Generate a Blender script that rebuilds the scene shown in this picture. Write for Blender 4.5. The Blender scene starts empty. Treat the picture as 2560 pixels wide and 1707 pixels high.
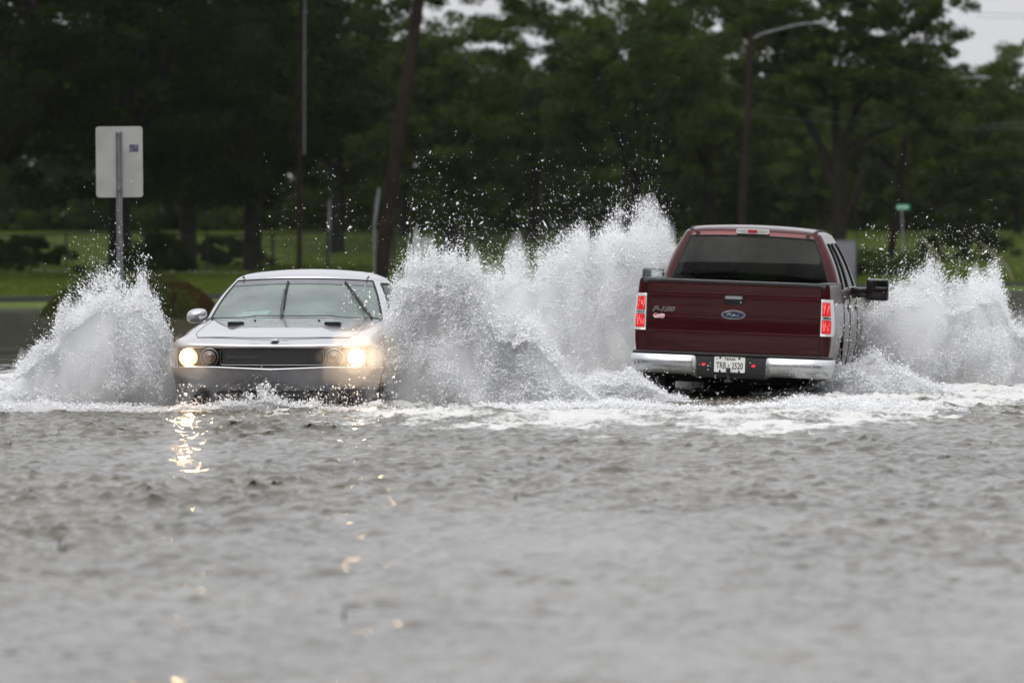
import bpy, bmesh, math, random
import numpy as np
from mathutils import Vector, Matrix, Euler

random.seed(7)
RNG = np.random.default_rng(7)
PI = math.pi
C = bpy.context.scene.collection
SC = bpy.context.scene

# ---------------------------------------------------------------- camera
FPX, CAMH, HORY = 15070.0, 1.57, 600.0        # focal length in photo pixels, camera height, horizon row
cam_d = bpy.data.cameras.new('camera'); cam = bpy.data.objects.new('camera', cam_d); C.objects.link(cam)
cam_d.sensor_width = 36.0; cam_d.lens = 36.0 * FPX / 2560.0
cam.location = (0, 0, CAMH)
cam.rotation_euler = (PI / 2 - math.atan((853.5 - HORY) / FPX), 0, 0)
cam_d.clip_start = 0.5; cam_d.clip_end = 5000
cam_d.dof.use_dof = True; cam_d.dof.focus_distance = 57.5; cam_d.dof.aperture_fstop = 3.3
SC.camera = cam
# ---------------------------------------------------------------- sky and sun (overcast)
W = bpy.data.worlds.new('World'); SC.world = W; W.use_nodes = True
nt = W.node_tree; nt.nodes.clear()
sky = nt.nodes.new('ShaderNodeTexSky'); sky.sky_type = 'NISHITA'; sky.sun_disc = False
SUN_EL, SUN_ROT = math.radians(40), math.radians(196)
sky.sun_elevation = SUN_EL; sky.sun_rotation = SUN_ROT; sky.dust_density = 6; sky.air_density = 1.0
hs = nt.nodes.new('ShaderNodeHueSaturation'); hs.inputs['Saturation'].default_value = 0.25
cl = nt.nodes.new('ShaderNodeRGB'); cl.outputs[0].default_value = (0.945, 0.955, 1.0, 1)
vm = nt.nodes.new('ShaderNodeVectorMath'); vm.operation = 'SCALE'; vm.inputs['Scale'].default_value = 7.6
mx = nt.nodes.new('ShaderNodeMix'); mx.data_type = 'RGBA'; mx.inputs[0].default_value = 0.9
bg = nt.nodes.new('ShaderNodeBackground'); bg.inputs['Strength'].default_value = 0.1
wo = nt.nodes.new('ShaderNodeOutputWorld')
nt.links.new(sky.outputs[0], hs.inputs['Color']); nt.links.new(cl.outputs[0], vm.inputs[0])
nt.links.new(hs.outputs[0], mx.inputs[6]); nt.links.new(vm.outputs[0], mx.inputs[7])
# an overcast sky is about three times brighter overhead than at the horizon
tcw = nt.nodes.new('ShaderNodeTexCoord'); sx_ = nt.nodes.new('ShaderNodeSeparateXYZ'); mrw = nt.nodes.new('ShaderNodeMapRange')
mrw.inputs['From Min'].default_value = 0.0; mrw.inputs['From Max'].default_value = 1.0; mrw.inputs['To Min'].default_value = .95; mrw.inputs['To Max'].default_value = 2.8
vg = nt.nodes.new('ShaderNodeVectorMath'); vg.operation = 'SCALE'
nt.links.new(tcw.outputs['Generated'], sx_.inputs[0]); nt.links.new(sx_.outputs['Z'], mrw.inputs['Value'])
nt.links.new(mx.outputs[2], vg.inputs[0]); nt.links.new(mrw.outputs[0], vg.inputs['Scale'])
nt.links.new(vg.outputs[0], bg.inputs['Color']); nt.links.new(bg.outputs[0], wo.inputs['Surface'])
sd = bpy.data.lights.new('sun', 'SUN'); sd.energy = 1.5; sd.angle = math.radians(40); sd.color = (1, .97, .93)
so = bpy.data.objects.new('sun', sd); C.objects.link(so)
so.rotation_euler = (PI / 2 - SUN_EL, 0, PI - SUN_ROT)
SC.view_settings.view_transform = 'Standard'; SC.view_settings.look = 'None'
SC.view_settings.exposure = 0.0; SC.view_settings.gamma = 1.0
SC.cycles.max_bounces = 20; SC.cycles.diffuse_bounces = 14; SC.cycles.glossy_bounces = 4
SC.cycles.transparent_max_bounces = 16; SC.cycles.transmission_bounces = 12; SC.cycles.volume_bounces = 12
SC.cycles.caustics_reflective = False; SC.cycles.caustics_refractive = False
SC.cycles.sample_clamp_indirect = 6.0
SC.cycles.use_denoising = True
try:
    SC.cycles.denoiser = 'OPENIMAGEDENOISE'; SC.cycles.denoising_input_passes = 'RGB_ALBEDO_NORMAL'
except Exception: pass

def at(px, py, d):
    """point of the place that the photo shows at (px, py), d metres away"""
    c = -(py - 853.5) / FPX; a = math.atan((853.5 - HORY) / FPX)
    dy = math.cos(a) + c * math.sin(a); dz = c * math.cos(a) - math.sin(a)
    return Vector(((px - 1280) / FPX * d / dy, d, CAMH + dz / dy * d))
def atw(px, d): return (px - 1280) / FPX * d

# ---------------------------------------------------------------- noise
class VNoise:
    def __init__(s, seed, n=64):
        s.n = n; s.g = np.random.default_rng(seed).random((n, n, n)).astype(np.float32)
    def __call__(s, x, y, z=0.0):
        x, y, z = np.broadcast_arrays(np.asarray(x, float), np.asarray(y, float), np.asarray(z, float))
        xi, yi, zi = (np.floor(v).astype(int) for v in (x, y, z))
        fx, fy, fz = x - xi, y - yi, z - zi
        fx, fy, fz = (f * f * (3 - 2 * f) for f in (fx, fy, fz))
        n, g = s.n, s.g
        x0, x1, y0, y1, z0, z1 = xi % n, (xi + 1) % n, yi % n, (yi + 1) % n, zi % n, (zi + 1) % n
        a = g[x0, y0, z0] * (1 - fx) + g[x1, y0, z0] * fx
        b = g[x0, y1, z0] * (1 - fx) + g[x1, y1, z0] * fx
        c = g[x0, y0, z1] * (1 - fx) + g[x1, y0, z1] * fx
        d = g[x0, y1, z1] * (1 - fx) + g[x1, y1, z1] * fx
        return (a * (1 - fy) + b * fy) * (1 - fz) + (c * (1 - fy) + d * fy) * fz
    def fbm(s, x, y, z=0.0, o=4):
        x = np.asarray(x, float); y = np.asarray(y, float); z = np.asarray(z, float)
        r = 0; a = .5; t = 0
        for k in range(o):
            r = r + a * s(x * 2**k + 17.3 * k, y * 2**k + 5.1 * k, z * 2**k + 9.7 * k); t += a; a *= .5
        return r / t
NZ = VNoise(3)
def sstep(a, b, x):
    t = np.clip((np.asarray(x, float) - a) / (b - a), 0, 1); return t * t * (3 - 2 * t)

# ---------------------------------------------------------------- materials
def mat(name, col, rough=.5, metal=0., coat=0., spec=.5, emis=None, es=0., trans=0., ior=1.45, bump=None, var=None, alpha=1.):
    m = bpy.data.materials.new(name); m.use_nodes = True
    n = m.node_tree; p = n.nodes['Principled BSDF']
    p.inputs['Base Color'].default_value = (*col, 1); p.inputs['Roughness'].default_value = rough
    p.inputs['Metallic'].default_value = metal; p.inputs['Coat Weight'].default_value = coat
    p.inputs['Coat Roughness'].default_value = .04
    p.inputs['Specular IOR Level'].default_value = spec; p.inputs['IOR'].default_value = ior
    p.inputs['Transmission Weight'].default_value = trans; p.inputs['Alpha'].default_value = alpha
    if emis: p.inputs['Emission Color'].default_value = (*emis, 1); p.inputs['Emission Strength'].default_value = es
    if bump or var:
        tc = n.nodes.new('ShaderNodeTexCoord')
    if bump:
        sc, st, dist = bump
        nz = n.nodes.new('ShaderNodeTexNoise'); nz.inputs['Scale'].default_value = sc; nz.inputs['Detail'].default_value = 4
        b = n.nodes.new('ShaderNodeBump'); b.inputs['Strength'].default_value = st; b.inputs['Distance'].default_value = dist
        n.links.new(tc.outputs['Object'], nz.inputs['Vector']); n.links.new(nz.outputs['Fac'], b.inputs['Height'])
        n.links.new(b.outputs['Normal'], p.inputs['Normal'])
    if var:
        sc, c2, lo, hi = var
        nz = n.nodes.new('ShaderNodeTexNoise'); nz.inputs['Scale'].default_value = sc; nz.inputs['Detail'].default_value = 5
        rp = n.nodes.new('ShaderNodeValToRGB')
        rp.color_ramp.elements[0].position = lo; rp.color_ramp.elements[0].color = (*col, 1)
        rp.color_ramp.elements[1].position = hi; rp.color_ramp.elements[1].color = (*c2, 1)
        n.links.new(tc.outputs['Object'], nz.inputs['Vector']); n.links.new(nz.outputs['Fac'], rp.inputs['Fac'])
        n.links.new(rp.outputs['Color'], p.inputs['Base Color'])
    return m
def glass_mat(name, tint, body, opaque, rough=.03, spec=.5):
    """pane: part of the light passes tinted, the rest scatters off film and fog on it"""
    m = bpy.data.materials.new(name); m.use_nodes = True
    n = m.node_tree; p = n.nodes['Principled BSDF']; out = n.nodes['Material Output']
    p.inputs['Base Color'].default_value = (*body, 1); p.inputs['Roughness'].default_value = rough
    p.inputs['Specular IOR Level'].default_value = spec
    t = n.nodes.new('ShaderNodeBsdfTransparent'); t.inputs['Color'].default_value = (*tint, 1)
    mxs = n.nodes.new('ShaderNodeMixShader')
    tc = n.nodes.new('ShaderNodeTexCoord'); nz = n.nodes.new('ShaderNodeTexNoise'); nz.inputs['Scale'].default_value = 3.0; nz.inputs['Detail'].default_value = 5
    mr = n.nodes.new('ShaderNodeMapRange'); mr.inputs['From Min'].default_value = .3; mr.inputs['From Max'].default_value = .7
    mr.inputs['To Min'].default_value = max(0, opaque - .09); mr.inputs['To Max'].default_value = min(1, opaque + .09)
    n.links.new(tc.outputs['Object'], nz.inputs['Vector']); n.links.new(nz.outputs['Fac'], mr.inputs['Value'])
    n.links.new(mr.outputs[0], mxs.inputs[0])
    n.links.new(t.outputs[0], mxs.inputs[1]); n.links.new(p.outputs[0], mxs.inputs[2]); n.links.new(mxs.outputs[0], out.inputs['Surface'])
    return m
def leaf_mat(name, c1, c2, tr=.35):
    m = bpy.data.materials.new(name); m.use_nodes = True
    n = m.node_tree; n.nodes.clear(); out = n.nodes.new('ShaderNodeOutputMaterial')
    at_ = n.nodes.new('ShaderNodeAttribute'); at_.attribute_name = 'tone'
    r = n.nodes.new('ShaderNodeMix'); r.data_type = 'RGBA'
    r.inputs[6].default_value = (*c1, 1); r.inputs[7].default_value = (*c2, 1)
    d = n.nodes.new('ShaderNodeBsdfDiffuse'); t = n.nodes.new('ShaderNodeBsdfTranslucent'); mx = n.nodes.new('ShaderNodeMixShader'); mx.inputs[0].default_value = tr
    n.links.new(at_.outputs['Fac'], r.inputs[0]); n.links.new(r.outputs[2], d.inputs['Color']); n.links.new(r.outputs[2], t.inputs['Color'])
    n.links.new(d.outputs[0], mx.inputs[1]); n.links.new(t.outputs[0], mx.inputs[2]); n.links.new(mx.outputs[0], out.inputs['Surface'])
    return m

# ---------------------------------------------------------------- mesh helpers
class MB:
    def __init__(s): s.v = []; s.f = []; s.n = 0
    def add(s, V, F):
        V = np.asarray(V, float).reshape(-1, 3); s.v.append(V)
        s.f += [tuple(int(i) + s.n for i in f) for f in F]; s.n += len(V); return s
    def grid(s, P, closed_u=False, closed_v=False, keep=None):
        P = np.asarray(P, float); n, m = P.shape[:2]; F = []
        for i in range(n if closed_u else n - 1):
            for j in range(m if closed_v else m - 1):
                if keep is not None and not keep(i, j): continue
                F.append((i * m + j, i * m + (j + 1) % m, ((i + 1) % n) * m + (j + 1) % m, ((i + 1) % n) * m + j))
        return s.add(P.reshape(-1, 3), F)
    def box(s, x0, x1, y0, y1, z0, z1, b=0.0, M=None):
        """box with chamfered edges"""
        if b <= 0:
            V = [(x, y, z) for x in (x0, x1) for y in (y0, y1) for z in (z0, z1)]
            F = [(0, 1, 3, 2), (4, 6, 7, 5), (0, 4, 5, 1), (2, 3, 7, 6), (0, 2, 6, 4), (1, 5, 7, 3)]
        else:
            bm = bmesh.new(); bmesh.ops.create_cube(bm, size=1)
            for v in bm.verts: v.co = Vector(((x0 + x1) / 2 + v.co.x * (x1 - x0), (y0 + y1) / 2 + v.co.y * (y1 - y0), (z0 + z1) / 2 + v.co.z * (z1 - z0)))
            bmesh.ops.bevel(bm, geom=bm.edges[:], offset=b, segments=2, affect='EDGES', profile=.6)
            bm.verts.ensure_lookup_table(); V = [v.co[:] for v in bm.verts]; F = [[v.index for v in f.verts] for f in bm.faces]; bm.free()
        if M is not None: V = [(M @ Vector(v))[:] for v in V]
        return s.add(V, F)
    def tube(s, pts, r, n=8, cap=True):
        pts = [Vector(p) for p in pts]; r = [r] * len(pts) if np.isscalar(r) else list(r)
        rows = []; up = Vector((0, 0, 1)); prev = None
        for i, p in enumerate(pts):
            t = (pts[min(i + 1, len(pts) - 1)] - pts[max(i - 1, 0)]).normalized()
            a = t.cross(up if abs(t.z) < .95 else Vector((0, 1, 0))).normalized() if prev is None else (prev - t * prev.dot(t)).normalized()
            prev = a; b = t.cross(a)
            rows.append([(p + (a * math.cos(2 * PI * k / n) + b * math.sin(2 * PI * k / n)) * r[i])[:] for k in range(n)])
        base = s.n; s.grid(rows, closed_v=True)
        if cap:
            s.f.append(tuple(base + k for k in range(n))[::-1]); s.f.append(tuple(base + (len(pts) - 1) * n + k for k in range(n)))
        return s
    def lathe(s, prof, n=32, M=None):
        """profile of (r, h) turned about local z"""
        P = [[(r * math.cos(2 * PI * k / n), r * math.sin(2 * PI * k / n), h) for k in range(n)] for r, h in prof]
        if M is not None: P = [[(M @ Vector(q))[:] for q in row] for row in P]
        base = s.n; s.grid(P, closed_v=True)
        if prof[0][0] > 1e-6: s.f.append(tuple(base + k for k in range(n)))
        if prof[-1][0] > 1e-6: s.f.append(tuple(base + (len(prof) - 1) * n + k for k in range(n))[::-1])
        return s
    def poly(s, pts2, y0, y1):
        """outline in x-z given thickness along y"""
        n = len(pts2); V = [(x, y0, z) for x, z in pts2] + [(x, y1, z) for x, z in pts2]
        F = [tuple(range(n)), tuple(range(2 * n - 1, n - 1, -1))] + [(k, (k + 1) % n, n + (k + 1) % n, n + k)[::-1] for k in range(n)]
        return s.add(V, F)
    def build(s, name, m, parent=None, smooth=True, sharp=35):
        me = bpy.data.meshes.new(name)
        V = np.concatenate(s.v) if s.v else np.zeros((0, 3))
        me.from_pydata(V.tolist(), [], s.f); me.validate()
        bm = bmesh.new(); bm.from_mesh(me); bmesh.ops.remove_doubles(bm, verts=bm.verts, dist=1e-5)
        bmesh.ops.recalc_face_normals(bm, faces=bm.faces); bm.to_mesh(me); bm.free()
        me.materials.append(m)
        if smooth:
            me.polygons.foreach_set('use_smooth', [True] * len(me.polygons))
            try: me.set_sharp_from_angle(angle=math.radians(sharp))
            except Exception: pass
        o = bpy.data.objects.new(name, me); C.objects.link(o)
        if parent is not None: o.parent = parent
        return o
def fast_mesh(name, V, F, m, parent=None, smooth=False, attrs=None):
    """V (n,3); F (k,3) or (k,4) integer array"""
    V = np.ascontiguousarray(V, np.float32); F = np.ascontiguousarray(F, np.int32)
    me = bpy.data.meshes.new(name); k = F.shape[1]
    me.vertices.add(len(V)); me.vertices.foreach_set('co', V.ravel())
    me.loops.add(F.size); me.loops.foreach_set('vertex_index', F.ravel())
    me.polygons.add(len(F)); me.polygons.foreach_set('loop_start', np.arange(0, F.size, k, dtype=np.int32))
    me.polygons.foreach_set('loop_total', np.full(len(F), k, np.int32))
    if smooth: me.polygons.foreach_set('use_smooth', np.ones(len(F), bool))
    if attrs:
        for an, av in attrs.items():
            a = me.attributes.new(an, 'FLOAT', 'POINT'); a.data.foreach_set('value', np.ascontiguousarray(av, np.float32))
    me.update(calc_edges=True); me.materials.append(m)
    o = bpy.data.objects.new(name, me); C.objects.link(o)
    if parent is not None: o.parent = parent
    return o
def thing(name, label, cat, loc=(0, 0, 0), rot=(0, 0, 0), group=None):
    o = bpy.data.objects.new(name, None); C.objects.link(o); o.location = loc; o.rotation_euler = rot
    o.empty_display_size = .2
    return tag(o, label, cat, group)
def tag(o, label=None, cat=None, group=None, kind=None):
    if label: o['label'] = label
    if cat: o['category'] = cat
    if group: o['group'] = group
    if kind: o['kind'] = kind
    return o
def text(name, body, size, m, parent, loc, rot=(PI / 2, 0, 0), sx=1., shear=0., ext=.002, offset=0., align='CENTER'):
    c = bpy.data.curves.new(name, 'FONT'); c.body = body; c.size = size; c.extrude = ext; c.shear = shear; c.offset = offset
    c.align_x = align; c.align_y = 'CENTER'; c.resolution_u = 4
    tmp = bpy.data.objects.new(name + '_tmp', c); C.objects.link(tmp)
    dg = bpy.context.evaluated_depsgraph_get(); me = bpy.data.meshes.new_from_object(tmp.evaluated_get(dg))
    bpy.data.objects.remove(tmp); bpy.data.curves.remove(c)
    me.name = name; me.materials.clear(); me.materials.append(m)
    o = bpy.data.objects.new(name, me); C.objects.link(o); o.parent = parent
    o.location = loc; o.rotation_euler = rot; o.scale = (sx, 1, 1)
    return o
def rring(hw, y0, y1, rf, rr, bf=0., br=0., nf=22, nc=10, ns=70):
    """closed plan outline: y0 end, +x corner, side, y1 end, back on -x; list of (x, y)"""
    R = []
    for i in range(nf): R.append(((hw - rf) * i / nf, y0))
    for i in range(nc): a = PI / 2 * i / nc; R.append((hw - rf + rf * math.sin(a), y0 + rf - rf * math.cos(a)))
    for i in range(ns): R.append((hw, y0 + rf + (y1 - rr - y0 - rf) * i / ns))
    for i in range(nc): a = PI / 2 * i / nc; R.append((hw - rr + rr * math.cos(a), y1 - rr + rr * math.sin(a)))
    for i in range(nf + 1): R.append(((hw - rr) * (1 - i / nf), y1))
    R = R + [(-x, y) for x, y in R[-2:0:-1]]
    R = np.array(R); ym = (y0 + y1) / 2; L = (y1 - y0) / 2; y = R[:, 1].copy()
    R[:, 1] = y + bf * (R[:, 0] / hw) ** 2 * np.clip((ym - y) / L, 0, 1) - br * (R[:, 0] / hw) ** 2 * np.clip((y - ym) / L, 0, 1)
    return R
def normals2(R):
    t = np.roll(R, -1, 0) - np.roll(R, 1, 0); n = np.stack([t[:, 1], -t[:, 0]], 1); return n / (np.linalg.norm(n, axis=1, keepdims=True) + 1e-9)
def resample(P, n):
    P = np.asarray(P, float); d = np.r_[0, np.cumsum(np.linalg.norm(np.diff(P, axis=0), axis=1))]
    return np.stack([np.interp(np.linspace(0, d[-1], n), d, P[:, k]) for k in range(P.shape[1])], 1)
def rrect2(cx, cz, w, h, r, n=6):
    P = []
    for qx, qz, a0 in ((1, -1, -PI / 2), (1, 1, 0), (-1, 1, PI / 2), (-1, -1, PI)):
        for k in range(n + 1):
            a = a0 + PI / 2 * k / n; P.append((cx + qx * (w / 2 - r) + r * math.cos(a), cz + qz * (h / 2 - r) + r * math.sin(a)))
    return P

M = {}
M['silver'] = mat('silver_paint', (.33, .33, .34), .33, 1.0, 1.0, bump=(900, .03, .001), var=(2.0, (.37, .37, .38), .3, .7))
M['shaded_silver'] = mat('shaded_silver_paint', (.22, .22, .235), .40, 1.0, .6, bump=(400, .1, .001), var=(6.0, (.28, .28, .30), .35, .7))  # body silver darkened: the bumper's shade is put into its colour
M['maroon'] = mat('maroon_paint', (.036, .0022, .0038), .26, .7, .4, spec=.3, bump=(700, .04, .001), var=(3.0, (.046, .003, .005), .3, .7))
M['black_plastic'] = mat('black_plastic', (.014, .014, .015), .5, bump=(300, .2, .001))
M['gloss_black'] = mat('gloss_black', (.008, .008, .009), .12)
M['gap'] = mat('dark_gap', (.006, .006, .007), .9)
M['chrome'] = mat('chrome', (.52, .53, .54), .24, 1.0, bump=(14, .12, .01))
M['dulltrim'] = mat('dull_trim', (.16, .16, .16), .35, 1.0)
M['satin'] = mat('satin_metal', (.55, .55, .56), .3, 1.0)
M['rubber'] = mat('rubber', (.012, .012, .012), .75, bump=(120, .3, .004))
M['rim'] = mat('wheel_metal', (.45, .45, .46), .3, 1.0)
M['fabric'] = mat('seat_fabric', (.03, .03, .032), .9)
M['dash'] = mat('dash_plastic', (.03, .03, .03), .7)
M['ws'] = glass_mat('fogged_windscreen', (.55, .66, .62), (.25, .31, .29), .50, .04)
M['band'] = glass_mat('sun_band_glass', (.2, .2, .22), (.060, .060, .070), .93, .05)
M['sideglass'] = glass_mat('side_glass', (.35, .38, .37), (.02, .02, .02), .45, .02)
M['darkglass'] = glass_mat('tinted_glass', (.22, .235, .24), (.004, .004, .004), .25, .03, .4)
M['skin'] = mat('skin', (.45, .27, .19), .55)
M['cloth'] = mat('dark_shirt', (.03, .03, .04), .9)
M['paper'] = mat('paper', (.75, .82, .80), .8)
M['white'] = mat('white_lamp_housing', (.46, .46, .45), .25, 0, .6)
M['plate'] = mat('plate_white', (.60, .61, .59), .4, var=(60, (.66, .66, .64), .4, .6))
M['ink'] = mat('black_ink', (.008, .008, .008), .5)
# ================================================================ silver coupe
M['letter'] = mat('dull_lettering', (.09, .09, .09), .4, .3)
def sweep_rows(ring, zrows, off, zlow, zsh, recess=None):
    """vertical wall swept round the plan outline; off(z) moves it outward"""
    N = normals2(ring); P = []
    for z0 in zrows:
        row = []
        for i, (x, y) in enumerate(ring):
            z = min(max(z0, zlow(x, y)), zsh(x, y)); o = off(z, x, y)
            px, py, pz = x + N[i, 0] * o, y + N[i, 1] * o, z
            if recess: px, py, pz = recess(px, py, pz)
            row.append((px, py, pz))
        P.append(row)
    return P
def bil(tab, z): return float(np.interp(z, [a for a, _ in tab], [b for _, b in tab]))

def cabin(base, top, zb, zt, nrow=16, bulge=.03, lowskirt=None):
    """greenhouse walls between two outlines; returns pos(i_float, t, out)"""
    n = len(base); nb = normals2(base); ntp = normals2(top)
    zb_ = np.array([zb(x, y) for x, y in base]); zt_ = np.array([zt(x, y) for x, y in top])
    def pos(i, t, out=0.):
        i = i % n; a = int(i); f = i - a; b = (a + 1) % n
        p0 = base[a] * (1 - f) + base[b] * f; p1 = top[a] * (1 - f) + top[b] * f
        nn = (nb[a] + ntp[a]) * (1 - f) + (nb[b] + ntp[b]) * f; nn = nn / np.linalg.norm(nn)
        z0 = zb_[a] * (1 - f) + zb_[b] * f; z1 = zt_[a] * (1 - f) + zt_[b] * f
        p = p0 * (1 - t) + p1 * t; o = out + bulge * math.sin(PI * min(max(t, 0), 1))
        run = np.linalg.norm(p1 - p0); h = z1 - z0; L = math.hypot(run, h) + 1e-6
        return (p[0] + nn[0] * o * h / L, p[1] + nn[1] * o * h / L, z0 + (z1 - z0) * t + o * run / L * .9)
    return pos
def cab_shell(pos, n, holes, nrow=22):
    """wall faces, leaving open the (i0,i1,t0,t1) windows"""
    mb = MB(); ts = sorted(set([0, 1] + [round(k / nrow, 4) for k in range(nrow)] + [t for h in holes for t in h[2:4]]))
    iset = sorted(set(list(range(n)) + [v % n for h in holes for v in h[:2]]))
    P = [[pos(i, t) for t in ts] for i in iset]
    def inside(i, t):
        for a, b, t0, t1 in holes:
            if t0 < t < t1 and ((a < i < b) or (a < i - n < b) or (a < i + n < b)): return True
        return False
    def keep(a, b):
        ia = iset[a]; ib = iset[(a + 1) % len(iset)]; ib = ib if ib > ia else ib + n
        return not inside((ia + ib) / 2, (ts[b] + ts[b + 1]) / 2)
    mb.grid(P, closed_u=True, keep=keep); return mb
def pane(pos, i0, i1, t0, t1, out=.004, nu=30, nv=14, sq=.12):
    """glass laid on the cabin surface with rounded corners"""
    P = []
    for a in np.linspace(-1, 1, nu):
        row = []
        for b in np.linspace(-1, 1, nv):
            # squircle-like corners
            aa = a * (1 - sq * .35 * b ** 8); bb = b * (1 - sq * .6 * a ** 10)
            row.append(pos((i0 + i1) / 2 + aa * (i1 - i0) / 2, (t0 + t1) / 2 + bb * (t1 - t0) / 2, out))
        P.append(row)
    mb = MB(); mb.grid(P); return mb
def cap_deck(ring, inner, zfun, zedge, R, vs):
    """deck from the outline inwards: rounded shoulder then zfun"""
    P = []
    for v in vs:
        row = []
        for (x, y), (ix, iy), ze in zip(ring, inner, zedge):
            px, py = x * (1 - v) + ix * v, y * (1 - v) + iy * v
            d = math.hypot(px - x, py - y); w = min(1, d / R); zt = zfun(px, py)
            row.append((px, py, ze + (zt - ze) * math.sqrt(max(0, 1 - (1 - w) ** 2))))
        P.append(row)
    return P

CAR = thing('coupe_car', 'silver two-door coupe with two lit round headlights ploughing towards us', 'car', (atw(677, 55), 55.0, -.165), (0, 0, math.radians(-5.2)))
HW, LN = .945, 5.0
cring = rring(HW, 0, LN, .17, .28, .13, .10, nf=40, nc=14, ns=150)
def c_zsh(x, y):
    nose = .765 + .01 * min(1, y / .25)
    s = float(sstep(.3, 1.6, y)); z = nose + (.875 - nose) * s
    return z + .07 * float(sstep(2.6, 3.9, y)) - .02 * float(sstep(4.4, 5, y))
def arch(y, yc, r, zc=.33):
    d = abs(y - yc); return zc + math.sqrt(r * r - d * d) if d < r else 0
def c_zlow(x, y):
    z = .17 + .03 * float(sstep(0, .8, y)) 
    if abs(x) > HW - .1: z = max(z, arch(y, .98, .38), arch(y, 3.93, .38))
    return z
def c_off(z, x, y):
    fr = 1 - float(sstep(.5, 1.0, y)) if y < 2.5 else .3
    tk = .45 + .55 * float(sstep(.93, .70, abs(x)))
    a = bil([(.15, -.17), (.24, -.12), (.32, -.082), (.42, -.040), (.50, -.008), (.548, .012), (.563, .022), (.570, .022), (.5775, -.018), (.745, -.016), (.762, -.006), (.80, -.012), (.86, -.05), (1.0, -.12)], z)
    a = a * (tk if z < .5 else 1)
    b = bil([(.15, -.05), (.30, -.01), (.55, .015), (.70, .005), (.82, .0), (.96, -.03), (1.0, -.05)], z)
    return a * fr + b * (1 - fr)
def c_rec(x, y, z):
    if abs(x) < .87 and y < .45 and .577 < z < .746: return x, y + .10, z
    if abs(x) < .50 and y < .2 and .205 < z < .345: return x, y + .05, z
    return x, y, z
zr = [.15, .19, .203, .207, .25, .30, .343, .347, .39, .44, .48, .52, .548, .558, .566, .572, .576, .578, .60, .64, .68, .72, .7455, .747, .752, .76, .78, .80, .83, .86, .90, .94, 1.0]
P = np.array(sweep_rows(cring, zr, c_off, c_zlow, c_zsh, c_rec))
kb = zr.index(.576); nr = len(cring)
isf = lambda j: cring[j % nr][1] < .62
mb = MB(); mb.grid(P, closed_v=True, keep=lambda i, j: not (i < kb and isf(j)))
# hood, cowl, rear deck
N = normals2(cring); edge = P[-1]
eo = [(edge[j][0], edge[j][1]) for j in range(nr)]; ez = [edge[j][2] for j in range(nr)]
inner = [(0, min(max(y, .5), 4.6)) for x, y in cring]
def c_deck(x, y):
    ax = abs(x)
    s = min(1, max(0, y / 1.55)); z = .828 + .175 * s ** .75
    if y > 1.55: z = 1.003 + .03 * float(sstep(3.5, 4.3, y)) - .04 * float(sstep(4.5, 5, y))
    if y < .12: z -= (.12 - y) * .16
    z -= .030 * (ax / .9) ** 2.2
    z += .014 * float(1 - sstep(.36, .44, ax)) * float(sstep(.25, .6, y)) * (1 if y < 1.6 else 0)   # raised centre of the hood
    return z
vs = [0, .004, .012, .03, .05, .08, .12, .16, .2, .25, .3, .36, .42, .48, .54, .6, .66, .72, .78, .84, .9, .95, 1]
mb.grid(cap_deck(eo, inner, c_deck, ez, .17, vs), closed_v=True)
mb.add([(-.8, .4, .19), (.8, .4, .19), (.8, 4.6, .19), (-.8, 4.6, .19)], [(0, 1, 2, 3)])
mb.build('body', M['silver'], CAR, sharp=50)
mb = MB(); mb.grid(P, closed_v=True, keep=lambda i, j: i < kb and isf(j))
bumper = mb.build('front_bumper', M['shaded_silver'], CAR, sharp=50)
# grille and surround inside the nose recess
bow = lambda x: .13 * (x / HW) ** 2
mb = MB(); X = np.linspace(-.865, .865, 60)
mb.grid([[(x, bow(x) + o, z) for x in X] for o, z in ((.10, .577), (.086, .585), (.086, .738), (.10, .746))])
mb.build('nose_panel', M['gloss_black'], CAR)
mb = MB(); GX = np.linspace(-.47, .47, 50)
mb.grid([[(x, bow(x) + .052 + .02 * (abs(x) > .46), z) for x in GX] for z in (.60, .67, .728)])
grille = mb.build('grille', M['black_plastic'], CAR)
rr = rrect2(0, .662, .95, .138, .025, 6)
def ringtube(pts2, r, yoff, m, name, parent, closed=True):
    pts = resample(pts2 + [pts2[0]], 150); mb = MB(); k = 8; rows = []
    for x, z in pts[:-1]: rows.append((x, bow(x) + yoff, z))
    rows = rows + [rows[0], rows[1]]
    mb.tube(rows, r, k, cap=False); return mb.build(name, m, parent)
ringtube(rr, .0035, .045, M['dulltrim'], 'grille_trim', grille)
mb = MB()
for x in np.linspace(-.45, .45, 31): mb.box(x - .0035, x + .0035, bow(x) + .047, bow(x) + .052, .605, .722)
for z in (.625, .645, .665, .685, .705):
    for a, b in zip(np.linspace(-.45, .45, 13)[:-1], np.linspace(-.45, .45, 13)[1:]): mb.box(a, b, bow((a + b) / 2) + .048, bow((a + b) / 2) + .053, z - .002, z + .002)
mb.build('grille_mesh', M['black_plastic'], grille)
text('grille_lettering', 'CHALLENGER', .030, M['letter'], grille, (-.27, .047, .667), sx=1.5, ext=.002)
lp = []
for x in np.linspace(-.90, .90, 60): lp.append((x, bow(x) - .020 + .10 * max(0, (abs(x) - .80) / .1) ** 2 * .6, .574 - .020 * max(0, 1 - abs(x) / .5)))
MB().tube(lp, .0065, 8).build('bumper_lip', M['silver'], bumper)
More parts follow.
